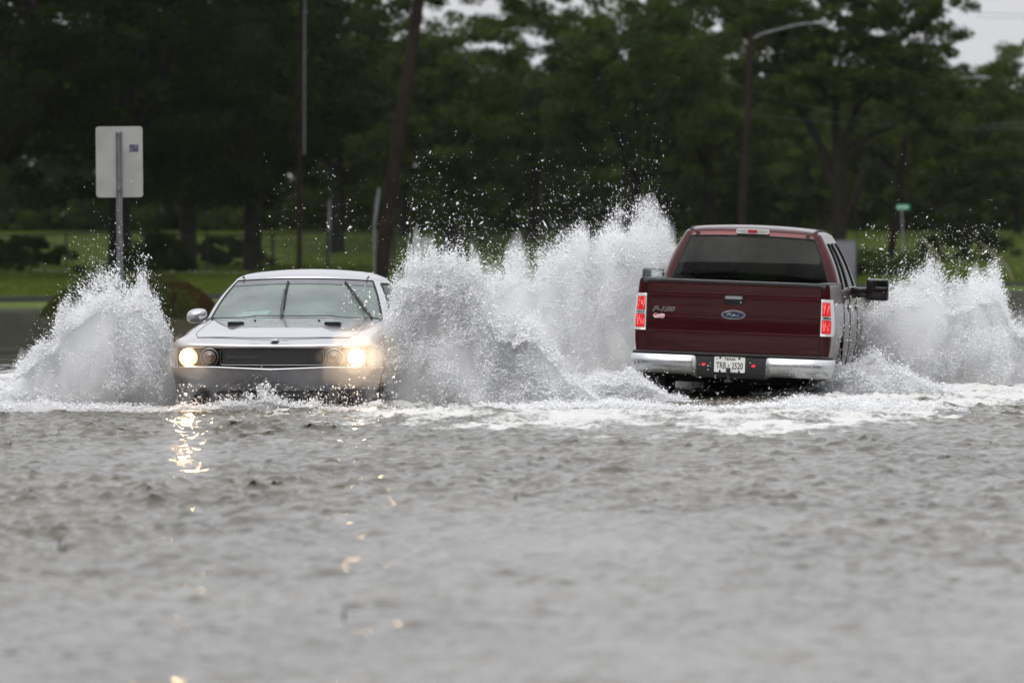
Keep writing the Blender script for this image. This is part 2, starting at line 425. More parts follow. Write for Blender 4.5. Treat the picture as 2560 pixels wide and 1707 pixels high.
# lower intake and fog lamps
mb = MB(); X = np.linspace(-.495, .495, 30)
mb.grid([[(x, bow(x) + .045, z) for x in X] for z in (.207, .27, .342)])
for z in (.235, .27, .305): mb.grid([[(x, bow(x) + o, z + dz) for x in X] for o, dz in ((.044, -.006), (.03, 0), (.044, .006))])
mb.build('lower_intake', M['black_plastic'], CAR)
M['emis'] = mat('headlamp_glow', (1, .9, .7), .3, emis=(1.0, .70, .36), es=85)
M['halo'] = mat('lamp_halo_glow', (.9, .6, .3), .3, emis=(1.0, .42, .10), es=3.0)  # emissive ring round the lens, standing in for the headlight's warm halo
M['amber'] = mat('unlit_inner_lamp', (.045, .018, .012), .12, 0, 1.0)
M['foglens'] = mat('fog_lens', (.03, .012, .010), .1, 0, 1.0)
def lamp(x, z, r, name, lens, ringm, depth=.07, y0=.03):
    MX = Matrix.Translation((x, bow(x) + y0, z)) @ Matrix.Rotation(PI / 2, 4, 'X') @ Matrix.Rotation(0, 4, 'Z')
    h = MB().lathe([(r * 1.0, -.055), (r * 1.08, -.01), (r * 1.06, .004), (r * .96, .006), (r * .90, -.01), (r * .86, -.03)], 40, MX).build(name, ringm, CAR)
    MB().lathe([(r * .91, -.02), (r * .80, -.004), (r * .5, .008), (r * .2, .012), (0.0, .013)], 40, MX).build('lens', lens, h)
    return h, MX
for x in (-.776, .776):
    h_, _ = lamp(x, .662, .080, 'headlight', M['emis'], M['satin'], y0=.015)
    MB().lathe([(.0855, .0), (.083, .007), (.074, .0), (.070, -.01)], 40, Matrix.Translation((x, bow(x) + .015, .662)) @ Matrix.Rotation(PI / 2, 4, 'X')).build('halo_ring', M['halo'], bpy.data.objects[h_.name])
    ld = bpy.data.lights.new('headlight_beam', 'SPOT'); ld.energy = 40; ld.color = (1, .62, .28); ld.spot_size = math.radians(120); ld.spot_blend = .8; ld.shadow_soft_size = .07
    lo = bpy.data.objects.new('headlight_beam', ld); C.objects.link(lo); lo.parent = CAR; lo.location = (x, bow(x) - .03, .662); lo.rotation_euler = (-PI / 2 - .05, 0, PI)
    lo.rotation_euler = (PI / 2 + .0, 0, PI)
for x in (-.575, .575): 
    h, MX = lamp(x, .662, .080, 'turn_signal_lamp', M['amber'], M['dulltrim'], y0=.02)
    MB().lathe([(.062, .004), (.058, .014), (.050, .016), (.046, .006)], 40, MX).build('inner_ring', M['dulltrim'], h)
for x in (-.67, .67):
    MX = Matrix.Translation((x, bow(x) + .012, .27)) @ Matrix.Rotation(PI / 2, 4, 'X')
    h = MB().lathe([(.066, -.05), (.066, .012), (.056, .014), (.052, -.01)], 32, MX).build('fog_lamp', M['black_plastic'], CAR)
    MB().lathe([(.053, -.008), (.03, .004), (0, .007)], 32, MX).build('lens', M['foglens'], h)
# hood shut line, hood sides, scoops, washer jets, scuffs
def onhood(x, y, dz=0.): return (x, y, c_deck(x, y) + dz)
mb = MB()
mb.tube([onhood(x, .085 + .145 * (x / HW) ** 2, -.0005) for x in np.linspace(-.70, .70, 50)], .0036, 6)
for s in (-1, 1):
    mb.tube([onhood(s * (.70 + .05 * float(sstep(.15, .45, y))), y, -.0005) for y in np.linspace(.165, 1.72, 40)], .0028, 6)
mb.build('hood_shut_line', M['gap'], CAR)
for s in (-1, 1):
    xc = s * .452; y = .95
    mb = MB(); n = 26; prof = rrect2(0, 0, .158, .040, .019, 6); rows = []
    for t in np.linspace(0, 1, 10):
        yy = y + .34 * t; k = (1 - t) ** 1.3
        rows.append([(xc + px * (1 - .25 * t), yy, c_deck(xc, yy) - .004 + (pz + .018) * k) for px, pz in prof])
    mb.grid(rows, closed_v=True); sc = mb.build('hood_scoop', M['silver'], CAR)
    MB().poly([(xc + px * .93, c_deck(xc, y) - .004 + (pz * .80 + .018)) for px, pz in prof], y - .004, y + .004).build('scoop_opening', M['gap'], sc, smooth=False)
for s in (-1, 1): MB().lathe([(.012, 0), (.010, .012), (0, .016)], 12, Matrix.Translation(onhood(s * .30, 1.16, 0))).build('washer_jet', M['black_plastic'], CAR)
M['scuff'] = mat('bare_scuff', (.16, .16, .17), .8, 0, var=(60, (.40, .40, .43), .45, .55))
def blob(cx, cy, w, h, seed):
    r = random.Random(seed); return [(cx + w * math.cos(a) * (1 + r.uniform(-.4, .3)), cy + h * math.sin(a) * (1 + r.uniform(-.4, .3))) for a in np.linspace(0, 2 * PI, 18)[:-1]]
for cx, cy, w, h, sd_ in ((.03, .045, .045, .035, 1), (-.16, .012, .045, .006, 2), (.12, .010, .07, .006, 3)):
    b_ = blob(cx, cy, w, h, sd_); MB().add([(x, y, c_deck(x, y) + .0025 - .0) for x, y in b_] , [tuple(range(len(b_)))]).build('paint_scuff', M['scuff'], CAR)
# cabin
cb = rring(.878, 1.50, 4.62, .14, .25, .36, .15, nf=22, nc=10, ns=70)
ct = rring(.690, 2.44, 3.72, .12, .20, .14, .10, nf=22, nc=10, ns=70)
nC = len(cb)
pos = cabin(cb, ct, lambda x, y: c_deck(x, y) - .012, lambda x, y: 1.372 - .028 * abs(x / .69) ** 2, bulge=.028)
# index layout: 0 front centre, 22 corner start, 32 side start, 102 rear corner
ws = (-25.5, 25.5, .05, .955); sw1 = (34, 78, .16, .90); sw2 = (nC - 78, nC - 34, .16, .90)
qw1 = (82, 93, .2, .86); qw2 = (nC - 93, nC - 82, .2, .86)
back = (nC / 2 - 22, nC / 2 + 22, .08, .92)
mb = cab_shell(pos, nC, [ws, sw1, sw2, qw1, qw2, back])
topring = [pos(i, 1.0) for i in range(nC)]
inn = [(0, min(max(p[1], 2.9), 3.4)) for p in topring]
def c_roof(x, y): return 1.458 - .055 * (abs(x) / .69) ** 2 - .052 * ((y - 3.05) / .75) ** 2 if y < 3.05 else 1.458 - .055 * (abs(x) / .69) ** 2 - .07 * ((y - 3.05) / .8) ** 2
mb.grid(cap_deck([(p[0], p[1]) for p in topring], inn, c_roof, [p[2] for p in topring], .16, [0, .01, .03, .06, .1, .15, .2, .27, .35, .45, .55, .65, .75, .85, .93, 1]), closed_v=True)
mb.build('roof_and_pillars', M['silver'], CAR, sharp=50)
for s in (-1, 1):
    mb = MB(); mb.tube([(s * (.600 + .01 * t), 2.5 + 1.3 * t, c_roof(.600, 2.5 + 1.3 * t) - .014 + .0 * t) for t in np.linspace(0, 1, 14)], .006, 6)
    mb.build('roof_seam', M['gap'], CAR)
wsc = pane(pos, ws[0] - .4, ws[1] + .4, ws[2], ws[3], .006, 60, 20, .08).build('windscreen', M['ws'], CAR)
pane(pos, ws[0] + .2, ws[1] - .2, .80, .95, .011, 60, 4, .0).build('sun_band', M['band'], wsc)
mb = MB()  # black border round the screen
def seg(a0, t0, a1, t1, n=24): return [pos(a0 + (a1 - a0) * k / n, t0 + (t1 - t0) * k / n, .010) for k in range(n + 1)]
mb.tube(seg(-25.6, .955, 25.6, .955, 40), .009, 6); mb.tube(seg(-25.7, .04, -25.6, .955), .008, 6); mb.tube(seg(25.7, .04, 25.6, .955), .010, 6); mb.tube(seg(-25.7, .035, 25.7, .035, 40), .005, 6)
mb.build('windscreen_seal', M['rubber'], wsc)
for q in (sw1, sw2, qw1, qw2): pane(pos, *q, .004, 30, 10, .1).build('side_window', M['sideglass'], CAR)
pane(pos, *back, .004, 40, 12, .1).build('rear_window', M['sideglass'], CAR)
for q in (sw1, sw2):
    mb = MB(); a, b, t0, t1 = q; L = [pos(a + (b - a) * k / 20, t0, .008) for k in range(21)] + [pos(b, t0 + (t1 - t0) * k / 8, .008) for k in range(1, 9)] + [pos(b + (a - b) * k / 20, t1, .008) for k in range(1, 21)] + [pos(a, t1 + (t0 - t1) * k / 8, .008) for k in range(1, 9)]
    mb.tube(L, .008, 6)
    mb.build('window_seal', M['rubber'], CAR)
# wipers
def wiper(a0, t0, a1, t1):
    w = MB(); pts = [pos(a0 + (a1 - a0) * k / 12, t0 + (t1 - t0) * k / 12, .035 + .012 * math.sin(PI * k / 12)) for k in range(13)]
    w.tube(pts[:9], [.016 - .0008 * k for k in range(9)], 6); arm = w.build('wiper', M['gloss_black'], CAR)
    b_ = MB(); q = [pos(a0 + (a1 - a0) * (.22 + .78 * k / 12) + .35, t0 + (t1 - t0) * (.22 + .78 * k / 12), .018) for k in range(13)]
    b_.tube(q, .012, 6); b_.build('wiper_blade', M['rubber'], arm)
wiper(-2.8, -.01, -5.2, .84); wiper(21.5, -.01, 14.6, .86)
# door mirrors
for s in (-1, 1):
    mb = MB(); cx, cy, cz = s * .965, 1.98, 1.030
    R_ = []
    for t in np.linspace(0, PI, 14):
        R_.append([(cx + .098 * math.sin(t) ** .7 * math.copysign(abs(math.cos(a)) ** .8, math.cos(a)), cy - .07 * math.cos(t), cz + .068 * math.sin(t) ** .7 * math.copysign(abs(math.sin(a)) ** .8, math.sin(a)) - .012 * (math.cos(a) * s + 1)) for a in np.linspace(0, 2 * PI, 25)[:-1]])
    mb.grid(R_, closed_v=True); mh = mb.build('door_mirror', M['silver'], CAR, sharp=80)
    MB().tube([(s * .91, cy, cz - .05), (s * .885, cy - .0, cz - .085), (s * .86, cy, cz - .12)], [.020, .024, .034], 10).build('mirror_arm', M['silver'], mh)
    MB().poly([(cx + .08 * math.cos(a), cz + .05 * math.sin(a)) for a in np.linspace(0, 2 * PI, 21)[:-1]], cy + .062, cy + .066).build('mirror_glass', M['chrome'], mh)
# dash, paper, interior mirror, seats, wheel
mb = MB(); mb.grid([[(x, y, z - .05 * (abs(x) / .8) ** 3) for x in np.linspace(-.76, .76, 14)] for y, z in ((1.6, .93), (1.85, .985), (2.25, .99), (2.34, .93), (2.36, .6))]); mb.build('dashboard', M['dash'], CAR)
pp = MB(); a, b = pos(-17.5, .06, -.012), pos(-7.5, .06, -.012); c_, d_ = pos(-7.0, .19, -.012), pos(-15.5, .19, -.012)
pp.add([a, b, c_, d_], [(0, 1, 2, 3)]); pap = tag(pp.build('parking_permit', M['paper'], None), 'pale card lying on the dashboard behind the coupe windscreen', 'card'); pap.parent = None; pap.matrix_world = Matrix.LocRotScale(CAR.location, CAR.rotation_euler, None)
MB().box(-.03, .15, 2.50, 2.53, 1.25, 1.31, .012).build('interior_mirror', M['black_plastic'], CAR)
def seat(par, x, y, z, m, fwd=1):
    """fwd +1: occupant faces +y"""
    s_ = MB(); s_.box(x - .25, x + .25, y - .25, y + .25, z, z + .16, .05)
    s_.box(x - .24, x + .24, -.07, .07, 0, .60, .05, Matrix.Translation((0, y - fwd * .27, z + .12)) @ Matrix.Rotation(fwd * .25, 4, 'X'))
    s_.box(x - .14, x + .14, -.05, .05, .60, .80, .04, Matrix.Translation((0, y - fwd * .27, z + .12)) @ Matrix.Rotation(fwd * .2, 4, 'X'))
    return s_.build('seat', m, par)
for x in (-.37, .37): seat(CAR, x, 2.95, .35, M['fabric'], -1)
MB().grid([[(x, y, z) for x in (-.6, .6)] for y, z in ((4.3, .98), (3.75, 1.0), (3.7, .5))]).build('rear_shelf', M['fabric'], CAR)
sw_ = MB(); MX = Matrix.Translation((.37, 2.42, .93)) @ Matrix.Rotation(PI / 2 - .35, 4, 'X')
pts = [MX @ Vector((.18 * math.cos(a), .18 * math.sin(a), 0)) for a in np.linspace(0, 2 * PI, 33)]
sw_.tube(pts, .016, 8); sw_.tube([MX @ Vector((-.17, 0, 0)), MX @ Vector((0, 0, .02)), MX @ Vector((.17, 0, 0))], .018, 6); sw_.build('steering_wheel', M['gloss_black'], CAR)
# wheels
def wheel(par, x, y, z, r, w, s):
    MX = Matrix.Translation((x, y, z)) @ Matrix.Rotation(s * PI / 2, 4, 'Y')
    wh = MB().lathe([(r * .62, -w / 2), (r * .9, -w / 2), (r, -w / 2 + .03), (r, w / 2 - .03), (r * .9, w / 2), (r * .64, w / 2)], 40, MX).build('wheel', M['rubber'], par)
    q = MB().lathe([(r * .66, w / 2 - .01), (r * .60, w / 2 + .002), (r * .56, w / 2 - .05), (r * .2, w / 2 - .04), (0, w / 2 - .03)], 40, MX)
    for k in range(5):
        a = 2 * PI * k / 5; q.tube([MX @ Vector((r * .12 * math.cos(a), r * .12 * math.sin(a), w / 2 - .02)), MX @ Vector((r * .6 * math.cos(a), r * .6 * math.sin(a), w / 2 - .01))], [.04, .03], 6)
    q.build('rim', M['rim'], wh); return wh
for yy in (.98, 3.93):
    for s in (-1, 1): wheel(CAR, s * .82, yy, .33, .335, .22, s)
for s in (-1, 1):
    for yy, r_ in ((.98, .40), (3.93, .40)):
        mb = MB(); mb.grid([[(s * xx, yy + r_ * math.cos(a), .33 + r_ * math.sin(a)) for a in np.linspace(0, PI, 14)] for xx in (.60, .93)])
        mb.build('wheel_well', M['gap'], CAR)
for s in (-1, 1):
    for yy in (2.02, 3.35): MB().tube([(s * (HW + c_off(z, s * HW, yy) + .001), yy, z) for z in np.linspace(.25, .86, 14)], .004, 5).build('door_shut_line', M['gap'], CAR)
# ================================================================ maroon pickup (local y points forward, tailgate at y=0)
TR = thing('pickup_truck', 'dark maroon crew pickup seen from behind with lit red tail lamps', 'pickup truck', (atw(1824, 59.6), 59.6, -.22), (0, math.radians(2.1), math.radians(-7.2)))
TW = .972
def t_plan():
    R = [(.862, .0)] + [(TW - .04 + .04 * math.sin(a), .04 - .04 * math.cos(a)) for a in np.linspace(0, PI / 2, 8)]
    R += [(TW, y) for y in np.linspace(.06, 4.6, 150)]
    R += [(TW - .02 * t - .10 * t ** 3, 4.6 + .85 * t) for t in np.linspace(.05, 1, 14)]
    R += [(.852 - .25 * math.sin(a), 5.45 + .25 * (1 - math.cos(a))) for a in np.linspace(.2, PI / 2, 8)]
    R += [(x, 5.72 + .05 * (1 - (x / .6) ** 2)) for x in np.linspace(.55, 0, 8)]
    return np.array(R)
tp = t_plan()
def t_n(R):
    t = np.gradient(R, axis=0); n = np.stack([t[:, 1], -t[:, 0]], 1); return n / (np.linalg.norm(n, axis=1, keepdims=True) + 1e-9)
tn = t_n(tp)
def t_zsh(y):
    if y < 1.72: return 1.372
    return 1.30 - .04 * float(sstep(1.8, 3.6, y)) - .10 * float(sstep(4.2, 5.6, y))
def t_zlow(y):
    z = .44 + .02 * float(sstep(0, .6, y)); 
    if y < .35: z = .62 - .10 * y
    return max(z, arch(y, 1.27, .46, .40), arch(y, 4.93, .46, .40))
def t_off(z, y):
    o = bil([(.40, -.07), (.55, -.03), (.75, 0), (.95, .008), (1.15, -.004), (1.30, -.028), (1.38, -.045)], z)
    # flared lip round the arches
    for yc in (1.27, 4.93):
        d = math.hypot(y - yc, z - .40)
        o += .018 * math.exp(-((d - .47) / .05) ** 2) if d > .4 else 0
    return o
zrT = [.40, .46, .52, .58, .64, .70, .76, .82, .88, .94, 1.0, 1.06, 1.12, 1.18, 1.24, 1.28, 1.31, 1.34, 1.36, 1.372]
def t_wall(sx):
    P = []
    for z0 in zrT:
        row = []
        for (x, y), (nx, ny) in zip(tp, tn):
            z = min(max(z0, t_zlow(y)), t_zsh(y)); o = t_off(z, y); wx = 1 if y > .02 else .6
            row.append((sx * (x + nx * o * wx), y + ny * o * (1 if y > .1 else 0), z))
        P.append(row)
    return P
jb = int(np.argmin(abs(tp[:, 1] - 1.72) + (tp[:, 0] < .9) * 9))
bed = MB(); cab = MB()
for s in (-1, 1):
    P = t_wall(s)
    bed.grid(P, keep=lambda i, j: j < jb); cab.grid(P, keep=lambda i, j: j > jb)
# bed inside
for s in (-1, 1):
    bed.box(min(s * .80, s * .925), max(s * .80, s * .925), .02, 1.70, 1.352, 1.371)
    bed.box(min(s * .79, s * .81), max(s * .79, s * .81), .02, 1.70, .80, 1.36)
    bed.box(min(s * .80, s * .90), max(s * .80, s * .90), .012, .05, .66, 1.36)
bed.box(-.80, .80, .03, 1.70, .80, .82); bed.box(-.8, .8, 1.66, 1.70, .82, 1.34)
bed.build('truck_bed', M['maroon'], TR, sharp=40)
# cab lower half, hood
cab.grid([[(s * x, y, z - .02 * (x / .9) ** 2) for s, x in ((-1, .88), (-1, .6), (-1, .3), (1, 0), (1, .3), (1, .6), (1, .88))] for y, z in ((1.76, 1.25), (3.9, 1.24), (4.4, 1.25), (5.0, 1.22), (5.5, 1.17), (5.7, 1.08))])
cab.grid([[(x, 1.745, z) for x in (-.93, 0, .93)] for z in (.5, 1.32)])
cab.grid([[(x, y, .46) for x in (-.9, .9)] for y in (1.75, 5.5)])
cab.build('cab_body', M['maroon'], TR, sharp=40)
# greenhouse
tb = rring(.925, 1.79, 4.30, .10, .12, 0.02, -.25, nf=22, nc=10, ns=80)
tt = rring(.705, 1.90, 3.50, .10, .12, .015, -.08, nf=22, nc=10, ns=80)
nT = len(tb)
posT = cabin(tb, tt, lambda x, y: 1.26 if y > 1.95 else 1.24, lambda x, y: 1.862 - .02 * (x / .7) ** 2, bulge=.03)
rw = (-23.0, 23.0, .12, .945)
dr = [(42, 66, .10, .88), (70, 100, .10, .88)]
holes = [rw] + dr + [(nT - b, nT - a, t0, t1) for a, b, t0, t1 in dr] + [(nT / 2 - 25, nT / 2 + 25, .06, .93)]
mb = cab_shell(posT, nT, holes)
tr_ = [posT(i, 1.) for i in range(nT)]
innT = [(p[0] * .0, min(max(p[1], 2.4), 3.1)) for p in tr_]
def t_roof(x, y): return 1.945 - .035 * (abs(x) / .7) ** 2 - .030 * (max(0, 2.5 - y) / .6) ** 2 - .03 * (max(0, y - 2.7) / .8) ** 2
mb.grid(cap_deck([(p[0], p[1]) for p in tr_], innT, t_roof, [p[2] for p in tr_], .14, [0, .01, .03, .06, .1, .15, .2, .27, .35, .45, .55, .65, .75, .85, .93, 1]), closed_v=True)
mb.build('cab_roof', M['maroon'], TR, sharp=50)
w_ = pane(posT, rw[0] - .5, rw[1] + .5, rw[2], rw[3], .005, 50, 16, .14).build('rear_window', M['darkglass'], TR)
mb = MB(); a, b, t0, t1 = rw
L = [posT(a + (b - a) * k / 30, t1 - .01 * abs(k / 15 - 1) ** 4, .009) for k in range(31)]; mb.tube(L, .009, 6)
for e in (a, b): mb.tube([posT(e, t0 + (t1 - t0) * k / 10, .009) for k in range(11)], .009, 6)
mb.build('window_seal', M['rubber'], w_)
for q in holes[1:5]:
    g = pane(posT, *q, .004, 24, 10, .1).build('side_window', M['sideglass'], TR)
    mb = MB(); a, b, t0, t1 = q
    mb.tube([posT(a + (b - a) * k / 16, t0, .010) for k in range(17)] + [posT(b, t0 + (t1 - t0) * k / 8, .010) for k in range(1, 9)] + [posT(b + (a - b) * k / 16, t1, .010) for k in range(1, 17)] + [posT(a, t1 + (t0 - t1) * k / 8, .010) for k in range(1, 9)], .009, 6)
    mb.build('window_seal', M['gloss_black'], g)
pane(posT, *holes[5], .004, 30, 10, .1).build('windscreen', M['sideglass'], TR)
for s in (-1, 1):   # dark ditch mouldings on the roof
    pts = [posT(s * 20.3, t, .012) for t in (.93, .96, 1.0)] + [(s * (.635), y, t_roof(.635, y) - .004 - .05 * max(0, (2.02 - y) / .1) ** 2 * .3) for y in (1.965, 2.0, 2.05, 2.3, 2.7, 3.1, 3.4)]
    mb = MB(); mb.grid([[(p[0] - .019, p[1], p[2] - .004), (p[0] - .014, p[1] - .004, p[2] + .005), (p[0] + .014, p[1] - .004, p[2] + .005), (p[0] + .019, p[1], p[2] - .004)] for p in pts]); mb.build('roof_moulding', M['rubber'], TR)
# high brake lamp
hb = MB().poly(rrect2(0.0, 1.878, .335, .052, .016), 1.862, 1.96).build('high_brake_lamp', M['white'], TR)
M['redlens'] = mat('dull_red_lens', (.30, .02, .03), .2, 0, .8)
M['glassy'] = mat('clear_lens', (.45, .46, .46), .12, .3, .8)
MB().poly(rrect2(0, 1.878, .095, .032, .008), 1.856, 1.864).build('red_lens', M['redlens'], hb)
for s in (-1, 1): MB().poly(rrect2(s * .088, 1.878, .075, .034, .008), 1.858, 1.864).build('clear_lens', M['glassy'], hb)
for s in (-1, 1): MB().lathe([(.006, 0), (.006, .006), (0, .007)], 10, Matrix.Translation((s * .142, 1.862, 1.878)) @ Matrix.Rotation(PI / 2, 4, 'X')).build('screw', M['gap'], hb)
# tailgate: pressed steel panel with three creases
prof = [(.0, .665), (.006, .672), (.004, .70), (-.004, .84), (-.0035, .872), (.003, .878), (.004, .885), (-.004, 1.03), (-.0035, 1.048), (.002, 1.054), (-.002, 1.06), (-.006, 1.18), (-.006, 1.225), (.004, 1.236), (.006, 1.26), (-.014, 1.335), (-.012, 1.350), (.0, 1.356)]
mb = MB(); X = np.linspace(-.853, .853, 40)
mb.grid([[(x, -.004 + o - .012 * (1 - (x / .853) ** 2), z) for x in X] for o, z in prof])
mb.box(-.853, .853, .012, .05, .665, 1.355, .004)
mb.grid([[(x, y, 1.356) for x in X] for y in (-.016, .05)])
tg = mb.build('tailgate', M['maroon'], TR, sharp=25)
mb = MB(); P = []
for x in np.linspace(-.905, .905, 60):
    e = .018 if abs(x) > .87 else 0; sg = -.012 * (1 - min(1, abs(x) / .87) ** 2)
    P.append([(x, -.022 + sg + e, 1.352 - e), (x, -.032 + sg + e, 1.366 - e * .6), (x, -.026 + sg + e, 1.384 - e), (x, .0, 1.390 - e), (x, .055, 1.386 - e), (x, .06, 1.360 - e)])
mb.grid(P); mb.build('top_moulding', M['black_plastic'], tg, sharp=60)
for s in (-1, 1):
    rail = MB().box(min(s * .795, s * .935), max(s * .795, s * .935), .03, 1.72, 1.368, 1.388, .008).build('rail_cap', M['black_plastic'], TR)
    MB().tube([(s * .8575, -.006, z) for z in np.linspace(.67, 1.355, 8)], .0045, 6).build('tailgate_gap', M['gap'], TR)
# latch handle
hd = MB().poly(rrect2(-.0, 1.20, .212, .095, .022), -.026, .0).build('tailgate_handle', M['gloss_black'], tg)
MB().poly(rrect2(-.0, 1.221, .165, .030, .005), -.034, -.024).build('handle_lever', M['chrome'], hd)
MB().poly(rrect2(.07, 1.177, .014, .014, .006, 4), -.029, -.026).build('lock', M['satin'], hd)
# oval badge
M['blue'] = mat('badge_blue', (.010, .016, .045), .2, 0, 1.0)
ell = lambda a, b, n=48: [(a * math.cos(t) + .0, 1.052 + b * math.sin(t)) for t in np.linspace(0, 2 * PI, n + 1)[:-1]]
bd = MB().poly(ell(.119, .0465), -.026, -.004).build('oval_badge', M['chrome'], tg)
MB().poly(ell(.113, .0405), -.0285, -.025).build('badge_field', M['blue'], bd)
pts = [(p[0] * .108 / .119, -.0285, 1.052 + (p[1] - 1.052) * .0355 / .0465) for p in ell(.119, .0465)]
MB().tube(pts + pts[:2], .0012, 4, cap=False).build('badge_ring', M['chrome'], bd)
# script lettering drawn as strokes
def stroke(mb, P, r=.0024, k=8):
    P = resample(catmull(P), k * len(P)); mb.tube([(x, -.0295, z) for x, z in P], r, 5)
def catmull(P, n=8):
    P = [np.array(p, float) for p in P]; Q = [2 * P[0] - P[1]] + P + [2 * P[-1] - P[-2]]; out = []
    for i in range(1, len(Q) - 2):
        for t in np.linspace(0, 1, n, endpoint=False):
            out.append(.5 * ((2 * Q[i]) + (-Q[i - 1] + Q[i + 1]) * t + (2 * Q[i - 1] - 5 * Q[i] + 4 * Q[i + 1] - Q[i + 2]) * t * t + (-Q[i - 1] + 3 * Q[i] - 3 * Q[i + 1] + Q[i + 2]) * t ** 3))
    out.append(P[-1]); return np.array(out)
mb = MB(); cz = 1.052; S = .001
for st in ([(-72, 6), (-78, 14), (-68, 23), (-45, 25), (-22, 22), (-8, 26)], [(-40, 24), (-46, 8), (-52, -10), (-62, -18), (-72, -14)], [(-62, 4), (-45, 6), (-28, 5)],
           [(-20, -2), (-28, -8), (-22, -16), (-12, -10), (-14, -2), (-20, -2)], [(-12, -6), (-2, -8)], [(2, 2), (0, -8), (-2, -16)], [(0, -6), (8, 2), (16, 1)], [(16, 1), (14, -10), (22, -14), (30, -6)],
           [(46, -2), (38, -4), (34, -12), (40, -16), (48, -8)], [(60, 26), (52, 6), (48, -10), (54, -16), (64, -12)]):
    stroke(mb, [(x * S, cz + z * S) for x, z in st])
mb.build('badge_script', M['chrome'], bd)
# model badge: white edged black letters
mb_o = text('model_badge', 'F-150', .066, M['white'], tg, (-.70, -.019, 1.082), sx=1.40, shear=.32, ext=.002, offset=.0022)
text('badge_letters', 'F-150', .066, M['ink'], mb_o, (0, 0, .0025), rot=(0, 0, 0), shear=.32, ext=.002, offset=.0003)
# red and white sticker
M['stw'] = mat('sticker_white', (.62, .50, .52), .4); M['str'] = mat('sticker_red', (.45, .02, .05), .4)
sx, sz = -.745, 1.016
st = MB().poly([(sx + .001 * a, sz + .001 * b) for a, b in ((-52, 6), (-46, 20), (-28, 25), (-10, 20), (4, 12), (22, 21), (46, 22), (62, 16), (66, 4), (58, -14), (50, -22), (10, -19), (-30, -22), (-44, -14), (-46, -6))], -.0125, -.010).build('sticker', M['stw'], tg, smooth=False)
mb = MB(); mb.poly([(sx - .028 + .020 * math.cos(t), sz + .012 + .009 * math.sin(t)) for t in np.linspace(0, 2 * PI, 25)[:-1]], -.0145, -.0125)
mb.poly([(sx + .001 * a, sz + .001 * b) for a, b in ((0, -12), (30, -6), (58, -2), (58, -12), (30, -14), (2, -15))], -.0145, -.0125); mb.build('sticker_print', M['str'], st, smooth=False)
mb = MB()
for a, b, w in ((-6, -2, 12), (12, 4, 14), (32, 9, 16), (-26, -9, 14), (-40, 12, 0)): mb.poly(rrect2(sx + .001 * (a + w / 2), sz + .001 * b, .001 * max(w, 3), .005, .001, 2), -.0145, -.0125)
mb.build('sticker_words', mat('print_dark', (.2, .03, .05), .5), st, smooth=False)
# tail lamps
M['redon'] = mat('lit_red_lens', (.30, .008, .012), .2, 0, .6, emis=(1, .02, .025), es=.30)
M['redhot'] = mat('lit_filament_red', (.9, .2, .2), .3, emis=(1, .10, .10), es=.8)
M['rev'] = mat('reverse_lens', (.30, .31, .31), .15, .2, .8, var=(80, (.05, .05, .05), .45, .55))
for s in (-1, 1):
    X0, X1, Z0, Z1 = .866, .978, .872, 1.236
    # housing wraps round the corner
    outer = [(X0, -.012), (.93, -.012), (.955, -.004), (.975, .02), (.986, .06), (.988, .15)]
    mb = MB(); rows = []
    for z in np.linspace(Z0, Z1, 12):
        o = bil([(.87, .004), (1.0, .006), (1.24, -.016)], z)
        rows.append([(s * (x + (o if x > .9 else 0)), y, z) for x, y in outer])
    mb.grid(rows)
    for zz in (Z0, Z1):
        o = bil([(.87, .004), (1.24, -.016)], zz); mb.add([(s * (x + (o if x > .9 else 0)), y, zz) for x, y in outer] + [(s * .9, .15, zz), (s * X0, .03, zz)], [tuple(range(8))])
    tl = mb.build('tail_lamp', M['white'], TR, sharp=50)
    def lens(z0, z1, m, name, inset=.012, y=-.0155, par=tl):
        mbl = MB(); rows = []
        for z in np.linspace(z0, z1, 8):
            o = bil([(.87, .004), (1.0, .006), (1.24, -.016)], z)
            L2 = [(X0 + inset, y + .004), (X0 + inset + .002, y), (.93, y), (.953, y + .008), (.966, y + .022)]
            rows.append([(s * (x + (o if x > .9 else 0)), yy, z) for x, yy in L2])
        mbl.grid(rows); return mbl.build(name, m, par, sharp=60)
    for z0, z1 in ((1.070, 1.205), (.897, 1.030)):
        l = lens(z0, z1, M['redon'], 'red_lens'); h = MB(); r_ = random.Random(int(z0 * 100) + s)
        for k in range(9):
            xx = .885 + .068 * r_.random(); zz = z0 + .02 + (z1 - z0 - .07) * r_.random(); L_ = .02 + .04 * r_.random()
            h.tube([(s * xx, -.0175, zz), (s * (xx + r_.uniform(-.004, .004)), -.0175, zz + L_)], r_.uniform(.0015, .0032), 5)
        h.build('bright_core', M['redhot'], l)
    lens(1.036, 1.063, M['rev'], 'reverse_lens', .02)
